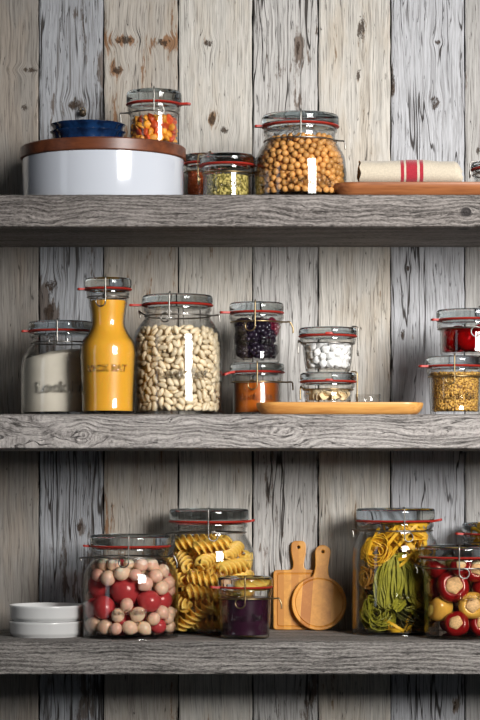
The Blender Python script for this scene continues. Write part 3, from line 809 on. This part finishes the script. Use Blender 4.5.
# pickled onions
J = make_jar('clip_top_jar', 'large clip-top jar of pickled pearl onions on the bottom shelf', 130.3, 86, ZB, (40.3, 535.3), 547,
    big_body(38.6, 548.4, 560, 48, 580), latch=(0, .3, 562, -1, 4.9), wire_y=558, ears=[(1,6,2,3.5,13),(-1,13,-1,-1,3)], tab=(-83, 7, -.6), text=(TXT, 8, 613, 3))
t = NT('pearl_onion'); n1 = t.noise(t.objv(), .9, 2)
mo1 = t.bsdf(t.mix(t.step(t.add(t.mul(t.rand(), .5), t.mul(n1, .5)), .3, .7), (.90,.80,.60), (.86,.60,.50)), .22, Subsurface_Weight=.35, Subsurface_Radius=(.012,.006,.004))
mo2 = plain('red_onion', (.50,.060,.070), .22, var=.35, nscale=60, namp=.5, Subsurface_Weight=.2, Subsurface_Radius=(.01,.003,.002))
def onion(r, m):
    V, Fc = sphere(20, 14); V2 = []
    for v in V:
        tip = max(0, v.x-.70)/.30; s = 1-.05*tip
        V2.append(Vector((v.x*1.08+.22*tip*tip, v.y*s*(1-.25*tip*tip), v.z*s*(1-.25*tip*tip)))*r*m)
    return V2, Fc
pw = proto('pearl_onion', *onion(1, 1), mo1); pred = proto('red_onion', *onion(1, 1), mo2)
red = [(103,587,11.8),(131,591.5,13),(113.5,603.5,10),(141,606,9.5),(161,600,9.6),(91.5,612,8.5),(157.5,631,6.6)]
wht = [(115,582.5,6.6),(146,580,6.2),(159.5,587,6.0),(104.5,620.5,6.2),(118,622.5,5.8),(127,615.5,5.7),(142.5,618.5,6.4),(155.2,612,5.8),(168.2,609.5,5.6),(165,620.5,5.2),
       (111,632,6.4),(97,630,6.4),(123.8,631.5,5.3),(134,631,6.2),(145.5,630.5,5.8),(169.5,631,5.5),(152.5,623.5,5.6),(91,595,5.6),(117,566.5,6),(107,570,5.6),(128,573,6.3),(139,568.5,5.8),
       (151.5,568.5,6),(153.5,577,6),(168,585,6),(173,597,5.4),(100,578,5.5),(133.5,580,5.2),(161,573,5.4),(94,583,5.2),(127.5,562.5,4.6)]
def place_relaxed(J, fixed, nfill, rf, ztop, seed):
    """front items read from the photo, each seated against the inner wall, and more of them behind; then relaxed apart"""
    g = np.random.default_rng(seed); P = []; Rr = []; kind = []
    for (px, py, r, kd) in fixed:
        x = (px-240)*J.m-J.X; z = J.z(py); Rm = float(J.Rin(z))-r*J.m-.3*J.m
        x = max(-Rm*.98, min(Rm*.98, x)); P.append((x, -math.sqrt(max(0, Rm*Rm-x*x)), z)); Rr.append(r*J.m); kind.append(kd)
    for i in range(nfill):
        z = g.uniform(J.floor, ztop); Rm = float(J.Rin(z))*.7; a = g.uniform(-PI, PI)
        rho = Rm*math.sqrt(g.random()); r, kd = rf(g, z); P.append((rho*math.sin(a), rho*math.cos(a)+Rm*.12, z)); Rr.append(r*J.m); kind.append(kd)
    P = np.array(P); Rr = np.array(Rr); nf = len(fixed); mob = np.ones(len(P)); mob[:nf] = .25
    home = P.copy()
    for it in range(260):
        dv = P[None]-P[:, None]; ds = np.linalg.norm(dv, axis=2)+np.eye(len(P)); ov = np.clip(Rr[:, None]+Rr[None]-ds, 0, None); np.fill_diagonal(ov, 0)
        wgt = mob[:, None]/(mob[:, None]+mob[None]); P = P-(dv/ds[..., None]*(ov*wgt)[..., None]).sum(1)*.55
        P[nf:, 2] -= .0001
        P[:, 2] = np.clip(P[:, 2], J.floor+Rr, None); P[:, 2] = np.minimum(P[:, 2], ztop-Rr*.5)
        rho = np.linalg.norm(P[:, :2], axis=1)+1e-9; Rm = J.Rin(P[:, 2])-Rr-.3*J.m; P[:, :2] *= np.where(rho > Rm, Rm/rho, 1)[:, None]
    return P, Rr, kind
fixed = [(x, y, r, 1) for x, y, r in red]+[(x, y, r, 0) for x, y, r in wht]
fixed = [(x, y, r*1.2, k) for x, y, r, k in fixed]
P, Rr, kd = place_relaxed(J, fixed, 84, lambda g, z: ((g.uniform(9, 11), 1) if .3 < z/J.z(560) < .75 and g.random() < .4 else (g.uniform(5.4, 6.4), 0)), J.z(561), 3)
for p, r, q in zip(P, Rr, kd):
    o = bpy.data.objects.new('red_onion' if q else 'pearl_onion', pred if q else pw); C.objects.link(o)
    dv = Vector((rng.uniform(-1, 1), rng.uniform(-.5, .5), rng.uniform(-1, .6))).normalized()
    o.matrix_world = Matrix.Translation(Vector(p)+Vector((J.X, J.Y, J.zb))) @ orient(dv) @ Matrix.Diagonal((r*.96, r*.96, r*.96, 1))
    tag(o, 'round red onion in the pickled onion jar' if q else 'small pale pearl onion in the pickled onion jar', 'onion', 'red onions in brine' if q else 'pearl onions in brine')
M['brine'] = glass_thin('onion_brine', (1.0,.89,.85), (.84,.46,.40), .0)
fill(J, 'onion_brine', 'clear pinkish brine around the pickled onions', 'brine', M['brine'], J.z(563), gap=.15)

# fusilli
J = make_jar('clip_top_jar', 'tall clip-top jar of yellow pasta spirals behind the purple jam jar', 209, 149, ZB, (39.8, 509), 522,
    big_body(38, 523.4, 536, 46, 560), latch=(0, 0, 536, 1, 4.6), wire_y=533, ears=[(-1,6,-1,-1,4)], tab=(70, 8, -1.5))
mfu = plain('egg_pasta', (.98,.63,.12), .5, var=.25, nscale=90, namp=.2, Subsurface_Weight=.12, Subsurface_Radius=(.006,.003,.001))
def fusilli(L, rad, pitch, m):
    sec = []
    for k in range(3):
        a = 2*PI*k/3
        for rr, w in ((.22, .16), (.62, .14), (.97, .17), (1.0, 0), (.97, -.17), (.62, -.14), (.22, -.16)):
            # arms curve a little, like a propeller
            th = a+.35*rr; sec.append((rr*math.cos(th)-w*math.sin(th)*1, rr*math.sin(th)+w*math.cos(th)*1))
    # order the arms counter-clockwise
    sec2 = []
    for k in range(3): sec2 += sec[k*7:(k+1)*7][::-1]
    n = len(sec2); N = 70; V = []; Fc = []
    for i in range(N+1):
        s = i/N; x = (s-.5)*L; a = 2*PI*x/pitch; f = .8+.2*min(1, min(s, 1-s)*10)
        for (y, z) in sec2:
            V.append(Vector((x, rad*f*(y*math.cos(a)-z*math.sin(a)), rad*f*(y*math.sin(a)+z*math.cos(a))))*m)
    for i in range(N):
        for j in range(n): Fc.append((i*n+j, i*n+(j+1) % n, (i+1)*n+(j+1) % n, (i+1)*n+j))
    Fc.append(tuple(range(n))[::-1]); Fc.append(tuple(range(N*n, (N+1)*n))); return V, Fc
pr = [proto('fusilli', *fusilli(L, 8.0, 20, J.m), mfu) for L in (44, 40)]
it = pack(J, 50, 5, 7.4, 14.0, J.z(525), seed=21, iters=260, core=12)
scatter(J, it, pr, 'fusilli', lambda p: 'yellow twisted pasta spiral in the tall jar behind the purple jam', 'pasta', lambda p: 'pasta spirals in the tall jar')

# plum jam
J = make_jar('clip_top_jar', 'small clip-top jar of dark purple jam in front of the pasta spirals', 245, 64, ZB, (27.6, 577.3), 588,
    [(26,589.3),(27.2,590.6),(26.9,594.5),(26,596.5),(25.7,601),(25.3,620),(24.4,630)], latch=(0, 0, 603, -1, 4.9), wire_y=599, ears=[(1,8,-.6,2.5,10)], tab=(-70, 9.5, -.8), wire='brass', text=(TXT, 8.5, 620, 2))
t = NT('plum_jam'); n1 = t.noise(t.objv(), 120, 4)
mpj = t.bsdf(t.mix(n1, (.014,.003,.009), (.050,.010,.030)), .25)
fill(J, 'plum_jam', 'dark purple plum jam in the small jar beside the square board', 'jam', mpj, J.z(598))

# tagliatelle
J = make_jar('clip_top_jar', 'tall clip-top jar of yellow and green ribbon pasta nests', 395.5, 130, ZB, (39.5, 508.5), 521.5,
    big_body(37.8, 522.9, 534, 43.5, 556), latch=(0, 6, 537, 1, 4.4), wire_y=531, ears=[(-1,7,1,-1,8)], tab=(62, 10, -1.8), text=(TXT, 9, 597, 14))
def ribbon(path, w, th, wdir):
    P = [Vector(p) for p in path]; V = []; Fc = []; n = len(P)
    for i in range(n):
        tg = (P[min(i+1, n-1)]-P[max(i-1, 0)]).normalized(); wd = Vector(wdir(i/(n-1), P[i])); wd = wd-tg*wd.dot(tg)
        if wd.length < 1e-6: wd = tg.orthogonal()
        wd.normalize(); nr = tg.cross(wd)
        for a, b in ((-1,-1),(1,-1),(1,1),(-1,1)): V.append(P[i]+wd*w*.5*a+nr*th*.5*b)
    for i in range(n-1):
        for k in range(4): Fc.append((i*4+k, i*4+(k+1) % 4, i*4+4+(k+1) % 4, i*4+4+k))
    Fc += [(3,2,1,0), tuple((n-1)*4+k for k in range(4))]; return V, Fc
def clampJ(J, v, marg=1.0):
    z = min(max(v.z, J.floor+marg*J.m), J.z(524)); Rm = float(J.Rin(z))-marg*J.m; rho = math.hypot(v.x, v.y)
    if rho > Rm: v = Vector((v.x*Rm/rho, v.y*Rm/rho, z))
    return Vector((v.x, v.y, z))
def nest(J, label, px, py, dep, rad, flat, axis, n, mat, seed, w=3.4, name='tagliatelle_nest'):
    """a nest of ribbons wound round an axis; dep = px in front (-) or behind the jar's axis"""
    g = random.Random(seed); m = J.m; c = Vector(((px-240)*m-J.X, dep*m, J.z(py)))
    q = Vector(axis).normalized().to_track_quat('Z', 'Y').to_matrix(); parts = []
    for i in range(n):
        a0 = g.uniform(0, 6.28); ln = g.uniform(2.5, 7.0); r0 = g.uniform(.35, .98); h0 = g.uniform(-1, 1); dr = g.uniform(-.35, .35); p1, p2 = g.uniform(0, 6.28), g.uniform(0, 6.28)
        tx, ty = g.gauss(0, .6), g.gauss(0, .6); path = []
        N = int(14+ln*7)
        for k in range(N+1):
            s = k/N; a = a0+ln*s; r = rad*max(.15, min(1.02, r0+dr*s+.22*math.sin(a*1.7+p1))); h = flat*rad*(h0*math.sqrt(max(0.05, 1-r0*r0*.6))+.25*math.sin(a*1.3+p2))
            v = Vector((r*math.cos(a), r*math.sin(a)*.92, h+r*(tx*math.cos(a)+ty*math.sin(a))))
            path.append(clampJ(J, c+(q @ v)*m, w*.45))
        tw = g.uniform(.2, 1.0); ax = q @ Vector((0, 0, 1))
        parts.append(ribbon(path, w*m*g.uniform(.75, 1.1), .7*m, lambda s, p: ax*tw+(p-c).normalized()*(1-tw)))
    V, Fc = cat_mesh(parts)
    ob = mesh(name, [v-c for v in V], Fc, mat, None, c+Vector((J.X, J.Y, J.zb)), smooth=True, sharp=R(35)); return tag(ob, label, 'pasta', 'ribbon pasta nests')
def rib_mat(nm, a, b): 
    t = NT(nm); n = t.noise(t.objv(), 160, 3); return t.bsdf(t.mix(n, a, b), .5, Subsurface_Weight=.08, Subsurface_Radius=(.004,.003,.001))
my = rib_mat('yellow_ribbon_pasta', (.72,.36,.012), (.95,.60,.04)); mg = rib_mat('green_ribbon_pasta', (.12,.125,.005), (.48,.43,.040)); mdk = rib_mat('olive_ribbon_pasta', (.065,.065,.010), (.16,.15,.02)); mbr = rib_mat('brownish_ribbon_pasta', (.32,.14,.02), (.55,.27,.04))
nest(J, 'yellow ribbon pasta nest in the neck of the tall pasta jar', 403, 537, -14, 22, .45, (.1, .25, 1), 34, my, 1)
nest(J, 'yellow ribbon pasta nest at the upper left of the tall pasta jar', 376, 553, -24, 16, .6, (-.4, -1, .3), 30, my, 2)
nest(J, 'brownish ribbon pasta nest at the left wall of the tall pasta jar', 368, 579, -22, 11, .7, (-.7, -.6, .2), 20, mbr, 3)
nest(J, 'yellow ribbon pasta nest deep inside the tall pasta jar', 400, 560, 14, 24, .8, (.2, .3, 1), 34, mbr, 4)
nest(J, 'low green ribbon pasta nest at the foot of the tall pasta jar', 376, 616, -22, 16, .7, (-.3, -1, .4), 30, mg, 5)
nest(J, 'dark olive ribbon pasta nest at the lower right of the tall pasta jar', 413, 612, -12, 22, .8, (.5, -.8, .5), 34, mdk, 6)
nest(J, 'dark olive ribbon pasta nest at the back of the tall pasta jar', 390, 600, 18, 26, .9, (0, .4, 1), 34, mdk, 7)
def fan():
    g = random.Random(12); m = J.m; parts = []
    c = Vector(((392-240)*m-J.X, -20*m, J.z(585)))
    for i in range(100):
        f = (i/99*2-1)+g.uniform(-.12, .12); dpt = g.uniform(0, 12)
        def Q(px, py, dd): return clampJ(J, Vector(((px+g.gauss(0,1.3)-240)*m-J.X, -(dd+g.uniform(-1.5,1.5))*m, J.z(py+g.gauss(0,1.5)))), 1.6)
        if f > .1:     # right half sweeps down to the right wall
            pts = [Q(393+f*6, 556, 30-dpt), Q(394+f*15, 560+f*2, 36-dpt), Q(396+f*23, 570+f*4, 39-dpt), Q(398+f*26, 583+f*5, 39-dpt), Q(402+f*23, 597+f*4, 37-dpt), Q(412+f*8, 606, 35-dpt), Q(402+f*8, 610, 34-dpt)]
        else:
            pts = [Q(396+f*6, 557, 33-dpt), Q(394+f*13, 561-f*3, 38-dpt), Q(396+f*21, 574-f*3, 41-dpt), Q(396+f*22, 588, 41-dpt), Q(394+f*17, 600, 40-dpt), Q(392+f*8, 607, 38-dpt), Q(402+f*8, 603-4*g.random(), 35-dpt)]
        parts.append(ribbon(smooth_path(pts, 5), 3.0*m, .6*m, lambda s, p: Vector((.8, .45, .15))))
    V, Fc = cat_mesh(parts); ob = mesh('tagliatelle_nest', [v-c for v in V], Fc, mg, None, c+Vector((J.X, J.Y, J.zb)), sharp=R(35))
    tag(ob, 'large bright green ribbon pasta bundle at the middle of the tall pasta jar', 'pasta', 'ribbon pasta nests')
fan()
nest(J, 'few yellow ribbon pasta strands on the floor of the tall pasta jar', 398, 631.5, -22, 17, .10, (0, .05, 1), 9, my, 9)

# stuffed peppers
J = make_jar('clip_top_jar', 'clip-top jar of red and yellow stuffed peppers at the right edge', 459, 70, ZB, (40.5, 546.5), 558,
    [(38.6,559.4),(39.6,561),(39.2,566),(37.8,568.5),(36.8,573),(35.8,582),(35.4,600),(35.2,625)], latch=(0, -3.5, 573, 1, 4.9), wire_y=568.5, ears=[(-1,7,3,-2.5,9)], tab=(60, 6, 0), text=(TXT, 8.5, 599, 13))
mpr = plain('red_pepper_skin', (.25,.006,.008), .18, var=.25, Subsurface_Weight=.1, Subsurface_Radius=(.006,.001,.001))
mpy = plain('yellow_pepper_skin', (.70,.49,.10), .2, var=.2, Subsurface_Weight=.15, Subsurface_Radius=(.006,.004,.001))
mch = plain('cheese_filling', (.80,.63,.36), .6, nscale=7, namp=1.1, bump=.5)
def pepper_meshes(seed):
    g = random.Random(seed); pr = []
    for k in range(13):   # a round pepper with its mouth at +X
        th = R(180-k*11.6); pr.append((math.sin(th)*(1+.02*k % 3), math.cos(th)))
    pr = [(max(r, 0), x) for r, x in pr]; pr += [(.54, .70), (.42, .55), (0, .45)]
    V = []; Fc = []; n = len(pr); seg = 28
    for j in range(seg):
        a = 2*PI*j/seg; lob = 1+.035*math.cos(4*a+seed)
        for r, x in pr: V.append(Vector((x*.93, r*lob*math.cos(a), r*lob*math.sin(a))))
    for j in range(seg):
        for i in range(n-1): Fc.append((j*n+i, ((j+1) % seg)*n+i, ((j+1) % seg)*n+i+1, j*n+i+1))
    sv, sf = sphere(16, 10); fv = []
    for v in sv: q_ = 1+.07*math.sin(5*math.atan2(v.z, v.y)+seed)+.05*math.sin(2*math.atan2(v.z, v.y))+g.uniform(-.03,.03); fv.append(Vector((.66+v.x*.26*(1+g.uniform(-.12,.12)), v.y*.62*q_, v.z*.60*q_)))
    return (V, Fc), (fv, sf)
pm_ = {}
for q in (0, 1):
    b, f = pepper_meshes(q+2); pm_[q] = (proto('skin', *b, (mpr, mpy)[q]), proto('cheese_filling', *f, mch))
fx = [(459.5,589.6,14.6,0),(442.5,606,12.2,1),(468.6,608.5,12.4,1),(449,627,11.4,0),(474.5,627,11.4,0),(474,570,12.5,0),(437,575,11.5,0),(433.5,590,10.0,0),(484,590,11,0),(455,570,8.5,0),(490,612,10,1)]
P, Rr, kd = place_relaxed(J, fx, 9, lambda g, z: (g.uniform(11, 12.5), int(g.random() < .3)), J.z(563), 5)
face = [(.05,-1,.15),(-.5,.5,.4),(.05,-1,.1),(-.25,-1,.25),(.25,-1,.15),(.1,-1,.2),(.5,-.2,.9),(-1,-.1,0),(1,-.2,.1),(.2,-1,.6),(.6,-1,0)]
desc = ['big red stuffed pepper facing forward at the jar centre', 'yellow stuffed pepper at the left with its filling turned away', 'yellow stuffed pepper facing forward beside the big red one', 'red stuffed pepper with cream filling at the jar floor, left', 'red stuffed pepper with cream filling at the jar floor, right', 'red stuffed pepper with cream filling just under the lid', 'red pepper under the neck at the left of the pepper jar', 'red pepper against the left glass of the pepper jar', 'red pepper against the right glass of the pepper jar', 'small red pepper under the wire loop of the pepper jar', 'yellow pepper low at the right of the pepper jar']
for i, (p, r, q) in enumerate(zip(P, Rr, kd)):
    loc = Vector(p)+Vector((J.X, J.Y, J.zb)); f = face[i] if i < len(face) else (rng.uniform(-1,1), rng.uniform(-1,1), rng.uniform(-1,1))
    root = thing('stuffed_pepper', desc[i] if i < len(desc) else ('yellow' if q else 'red')+' stuffed pepper hidden at the back of the pepper jar', 'pepper', loc, 'peppers at the back' if i >= len(desc) else 'stuffed peppers')
    root.matrix_world = Matrix.Translation(loc) @ orient(f) @ Matrix.Diagonal((r*.97, r*.97, r*.97, 1))
    for me in pm_[q]: link(bpy.data.objects.new(me.name, me), root)
M['oil'] = glass_thin('pepper_oil', (1.0,.88,.78), (.80,.38,.22), .0)
fill(J, 'pepper_oil', 'clear reddish oil around the stuffed peppers', 'oil', M['oil'], J.z(564), gap=.15)

# jar cut off behind
J = make_jar('clip_top_jar', 'clip-top jar of yellow ribbon pasta behind the stuffed pepper jar, cut off at the right', 497, 158, ZB, (35, 523), 534.5,
    big_body(33.5, 535.9, 546, 40, 566), latch=(0, 0, 548, 1, 4.4), wire_y=543, tab=(-80, 8, -.6))
for q, (yy, sd) in enumerate(((556, 31), (585, 32), (613, 33))):
    nest(J, 'yellow ribbon pasta nest in the jar behind the peppers, %s' % ('uppermost', 'halfway down', 'lowest')[q], 495, yy, -8, 26, .55, (.1, -.4, 1), 26, my, sd)

# cutting boards leaning on the wall
def board(label, outline, hole, groove, thick, mat, pbot, ptop_d, dbot, cxp):
    """outline in px (x right, z up from the foot); extruded, edges rounded, hole drilled and groove cut, then leaned back to the wall"""
    m = S*K(dbot); cu = bpy.data.curves.new('cutting_board', 'CURVE'); cu.dimensions = '2D'; cu.fill_mode = 'BOTH'
    def spl(pts):
        s = cu.splines.new('POLY'); s.points.add(len(pts)-1); s.use_cyclic_u = True
        for i, (x, y) in enumerate(pts): s.points[i].co = (x*m, y*m, 0, 1)
    spl(outline); spl([(hole[0]+hole[2]*math.cos(2*PI*k/24), hole[1]+hole[2]*math.sin(2*PI*k/24)) for k in range(24)][::-1])
    cu.extrude = thick*m*.5-.9*m; cu.bevel_depth = .9*m; cu.bevel_resolution = 2; cu.offset = -.9*m
    o = bpy.data.objects.new('src', cu); C.objects.link(o); dg = bpy.context.evaluated_depsgraph_get()
    me = bpy.data.meshes.new_from_object(o.evaluated_get(dg)); bpy.data.objects.remove(o)
    bm = bmesh.new(); bm.from_mesh(me); bmesh.ops.remove_doubles(bm, verts=bm.verts, dist=1e-6); bm.to_mesh(me); bm.free()
    ob = bpy.data.objects.new('cutting_board', me); C.objects.link(ob)
    V, Fc = tube([(x*m, y*m, thick*m*.5+.15*m) for x, y in groove], .95*m, 8, True)
    cut = mesh('cutter', V, Fc, None)
    md = ob.modifiers.new('groove', 'BOOLEAN'); md.operation = 'DIFFERENCE'; md.object = cut; md.solver = 'EXACT'
    dg = bpy.context.evaluated_depsgraph_get(); me2 = bpy.data.meshes.new_from_object(ob.evaluated_get(dg)); me2.name = 'cutting_board'
    ob.modifiers.clear(); ob.data = me2; bpy.data.objects.remove(cut)
    me2.materials.clear(); me2.materials.append(mat)
    for p in me2.polygons: p.use_smooth = False
    h = max(y for x, y in outline)*m
    # plane (x, y) -> (x, z); front normal +Z -> -Y, tilted back
    return ob, m, h
def set_board(ob, m, h, thick, px, dfront, roll, label, zoff=0.0, gap=.3):
    # dfront: depth of the foot's front edge (px); the top's back edge rests on the wall
    T = thick*m; av = WALL*S-gap*S-dfront*S
    # y of top-back = foot + h*sin(t)+T*cos(t)
    t = 0.0
    for _ in range(50):
        t = math.asin(max(0, min(.9, (av-T*math.cos(t))/h)))
    base = Matrix.Rotation(PI/2, 4, 'X')        # stand up: y->z, z->-y
    Mx = Matrix.Rotation(-t, 4, 'X') @ Matrix.Rotation(roll, 4, 'Y') @ base
    lo = min((Mx @ v.co).z for v in ob.data.vertices)
    hi = max((Mx @ v.co).y for v in ob.data.vertices)
    ob.matrix_world = Matrix.Translation(Vector(((px-240)*m, WALL*S-gap*S-hi, Z0+ZB*S-lo+zoff))) @ Mx
    tag(ob, label, 'cutting board')
def rounded(pts, r, n=6):
    out = []; P = [Vector(p) for p in pts]
    for i, p in enumerate(P):
        a, b = P[i-1], P[(i+1) % len(P)]; rr = r[i] if isinstance(r, (list, tuple)) else r
        va = (a-p); vb = (b-p); la = min(rr, va.length*.48); lb = min(rr, vb.length*.48); A = p+va.normalized()*la; B = p+vb.normalized()*lb
        for k in range(n+1):
            s = k/n; out.append((((1-s)**2*A+2*s*(1-s)*p+s*s*B).x, ((1-s)**2*A+2*s*(1-s)*p+s*s*B).y))
    return out
sq = rounded([(-25.5,0),(25.5,0),(25.5,60),(6.4,60.5),(5.2,66),(7.8,78),(7.4,89.5),(-7.4,89.5),(-7.8,78),(-5.2,66),(-6.4,60.5),(-25.5,60)], [4,4,4,3,4,5,5,5,5,4,3,4])
ob, m_, h_ = board('', sq, (0,83,1.5), rounded([(-22,3.5),(22,3.5),(22,56.5),(-22,56.5)], 3), 4.6, M['bamboo'], 0, 0, 178, 0)
set_board(ob, m_, h_, 4.6, 299, 188, 0.0, 'square honey-coloured cutting board with handle, behind the round one', gap=.3)
ro = []
for k in range(0, 61):
    a = R(90+19+(360-38)*k/60); ro.append((27.6*math.cos(a), 27.6+27.6*math.sin(a)))
ro += [(7.3,57.5),(6.6,64),(7.2,72),(8.0,79)]
ro += [(7.9*math.cos(R(a)), 79.2+7*math.sin(R(a))) for a in range(10, 175, 15)]
ro += [(-8.0,79),(-7.2,72),(-6.6,64),(-7.3,57.5)]
ob, m_, h_ = board('', ro, (0,79.5,1.5), [(24.3*math.cos(2*PI*k/64), 27.6+24.3*math.sin(2*PI*k/64)) for k in range(64)], 4.6, M['bamboo_round'], 0, 0, 170, 0)
set_board(ob, m_, h_, 4.6, 317.3, 178, R(4.5), 'round cutting board with handle leaning in front of the square one', gap=6.2)

# ================================================================ light, world, camera
def area(name, loc, target, sx, sy, power, col=(1,1,1)):
    L = bpy.data.lights.new(name, 'AREA'); L.shape = 'RECTANGLE'; L.size = sx; L.size_y = sy; L.energy = power; L.color = col
    o = bpy.data.objects.new(name, L); C.objects.link(o); o.location = loc
    o.rotation_euler = (Vector(target)-Vector(loc)).to_track_quat('-Z', 'Y').to_euler(); return o
area('softbox_key', (1.05, -1.75, Z0+.63), (0.18, .15, Z0+.25), .75, .98, 8.0, (1, .98, .955)).data.spread = R(48)
area('left_fill', (-1.5, -.9, Z0+.3), (0, .1, Z0), .3, 1.2, 1.2, (.85, .92, 1))
w = bpy.data.worlds.new('studio'); bpy.context.scene.world = w; w.use_nodes = True
w.node_tree.nodes['Background'].inputs[0].default_value = (.85, .92, 1, 1); w.node_tree.nodes['Background'].inputs[1].default_value = .025

cam = bpy.data.cameras.new('camera'); co = bpy.data.objects.new('camera', cam); C.objects.link(co)
co.location = (0, -F*S, Z0); co.rotation_euler = (PI/2, 0, 0)
cam.sensor_fit = 'AUTO'; cam.sensor_width = 36; cam.lens = F/720*36; cam.shift_y = (YH-360)/720
sc = bpy.context.scene; sc.camera = co
sc.view_settings.view_transform = 'Standard'; sc.view_settings.look = 'None'; sc.view_settings.gamma = 1; sc.view_settings.use_curve_mapping = False
sc.view_settings.exposure = 0.0
sc.cycles.transparent_max_bounces = 48; sc.cycles.max_bounces = 14; sc.cycles.transmission_bounces = 14
sc.cycles.caustics_refractive = True; sc.cycles.caustics_reflective = False; sc.cycles.sample_clamp_indirect = 4
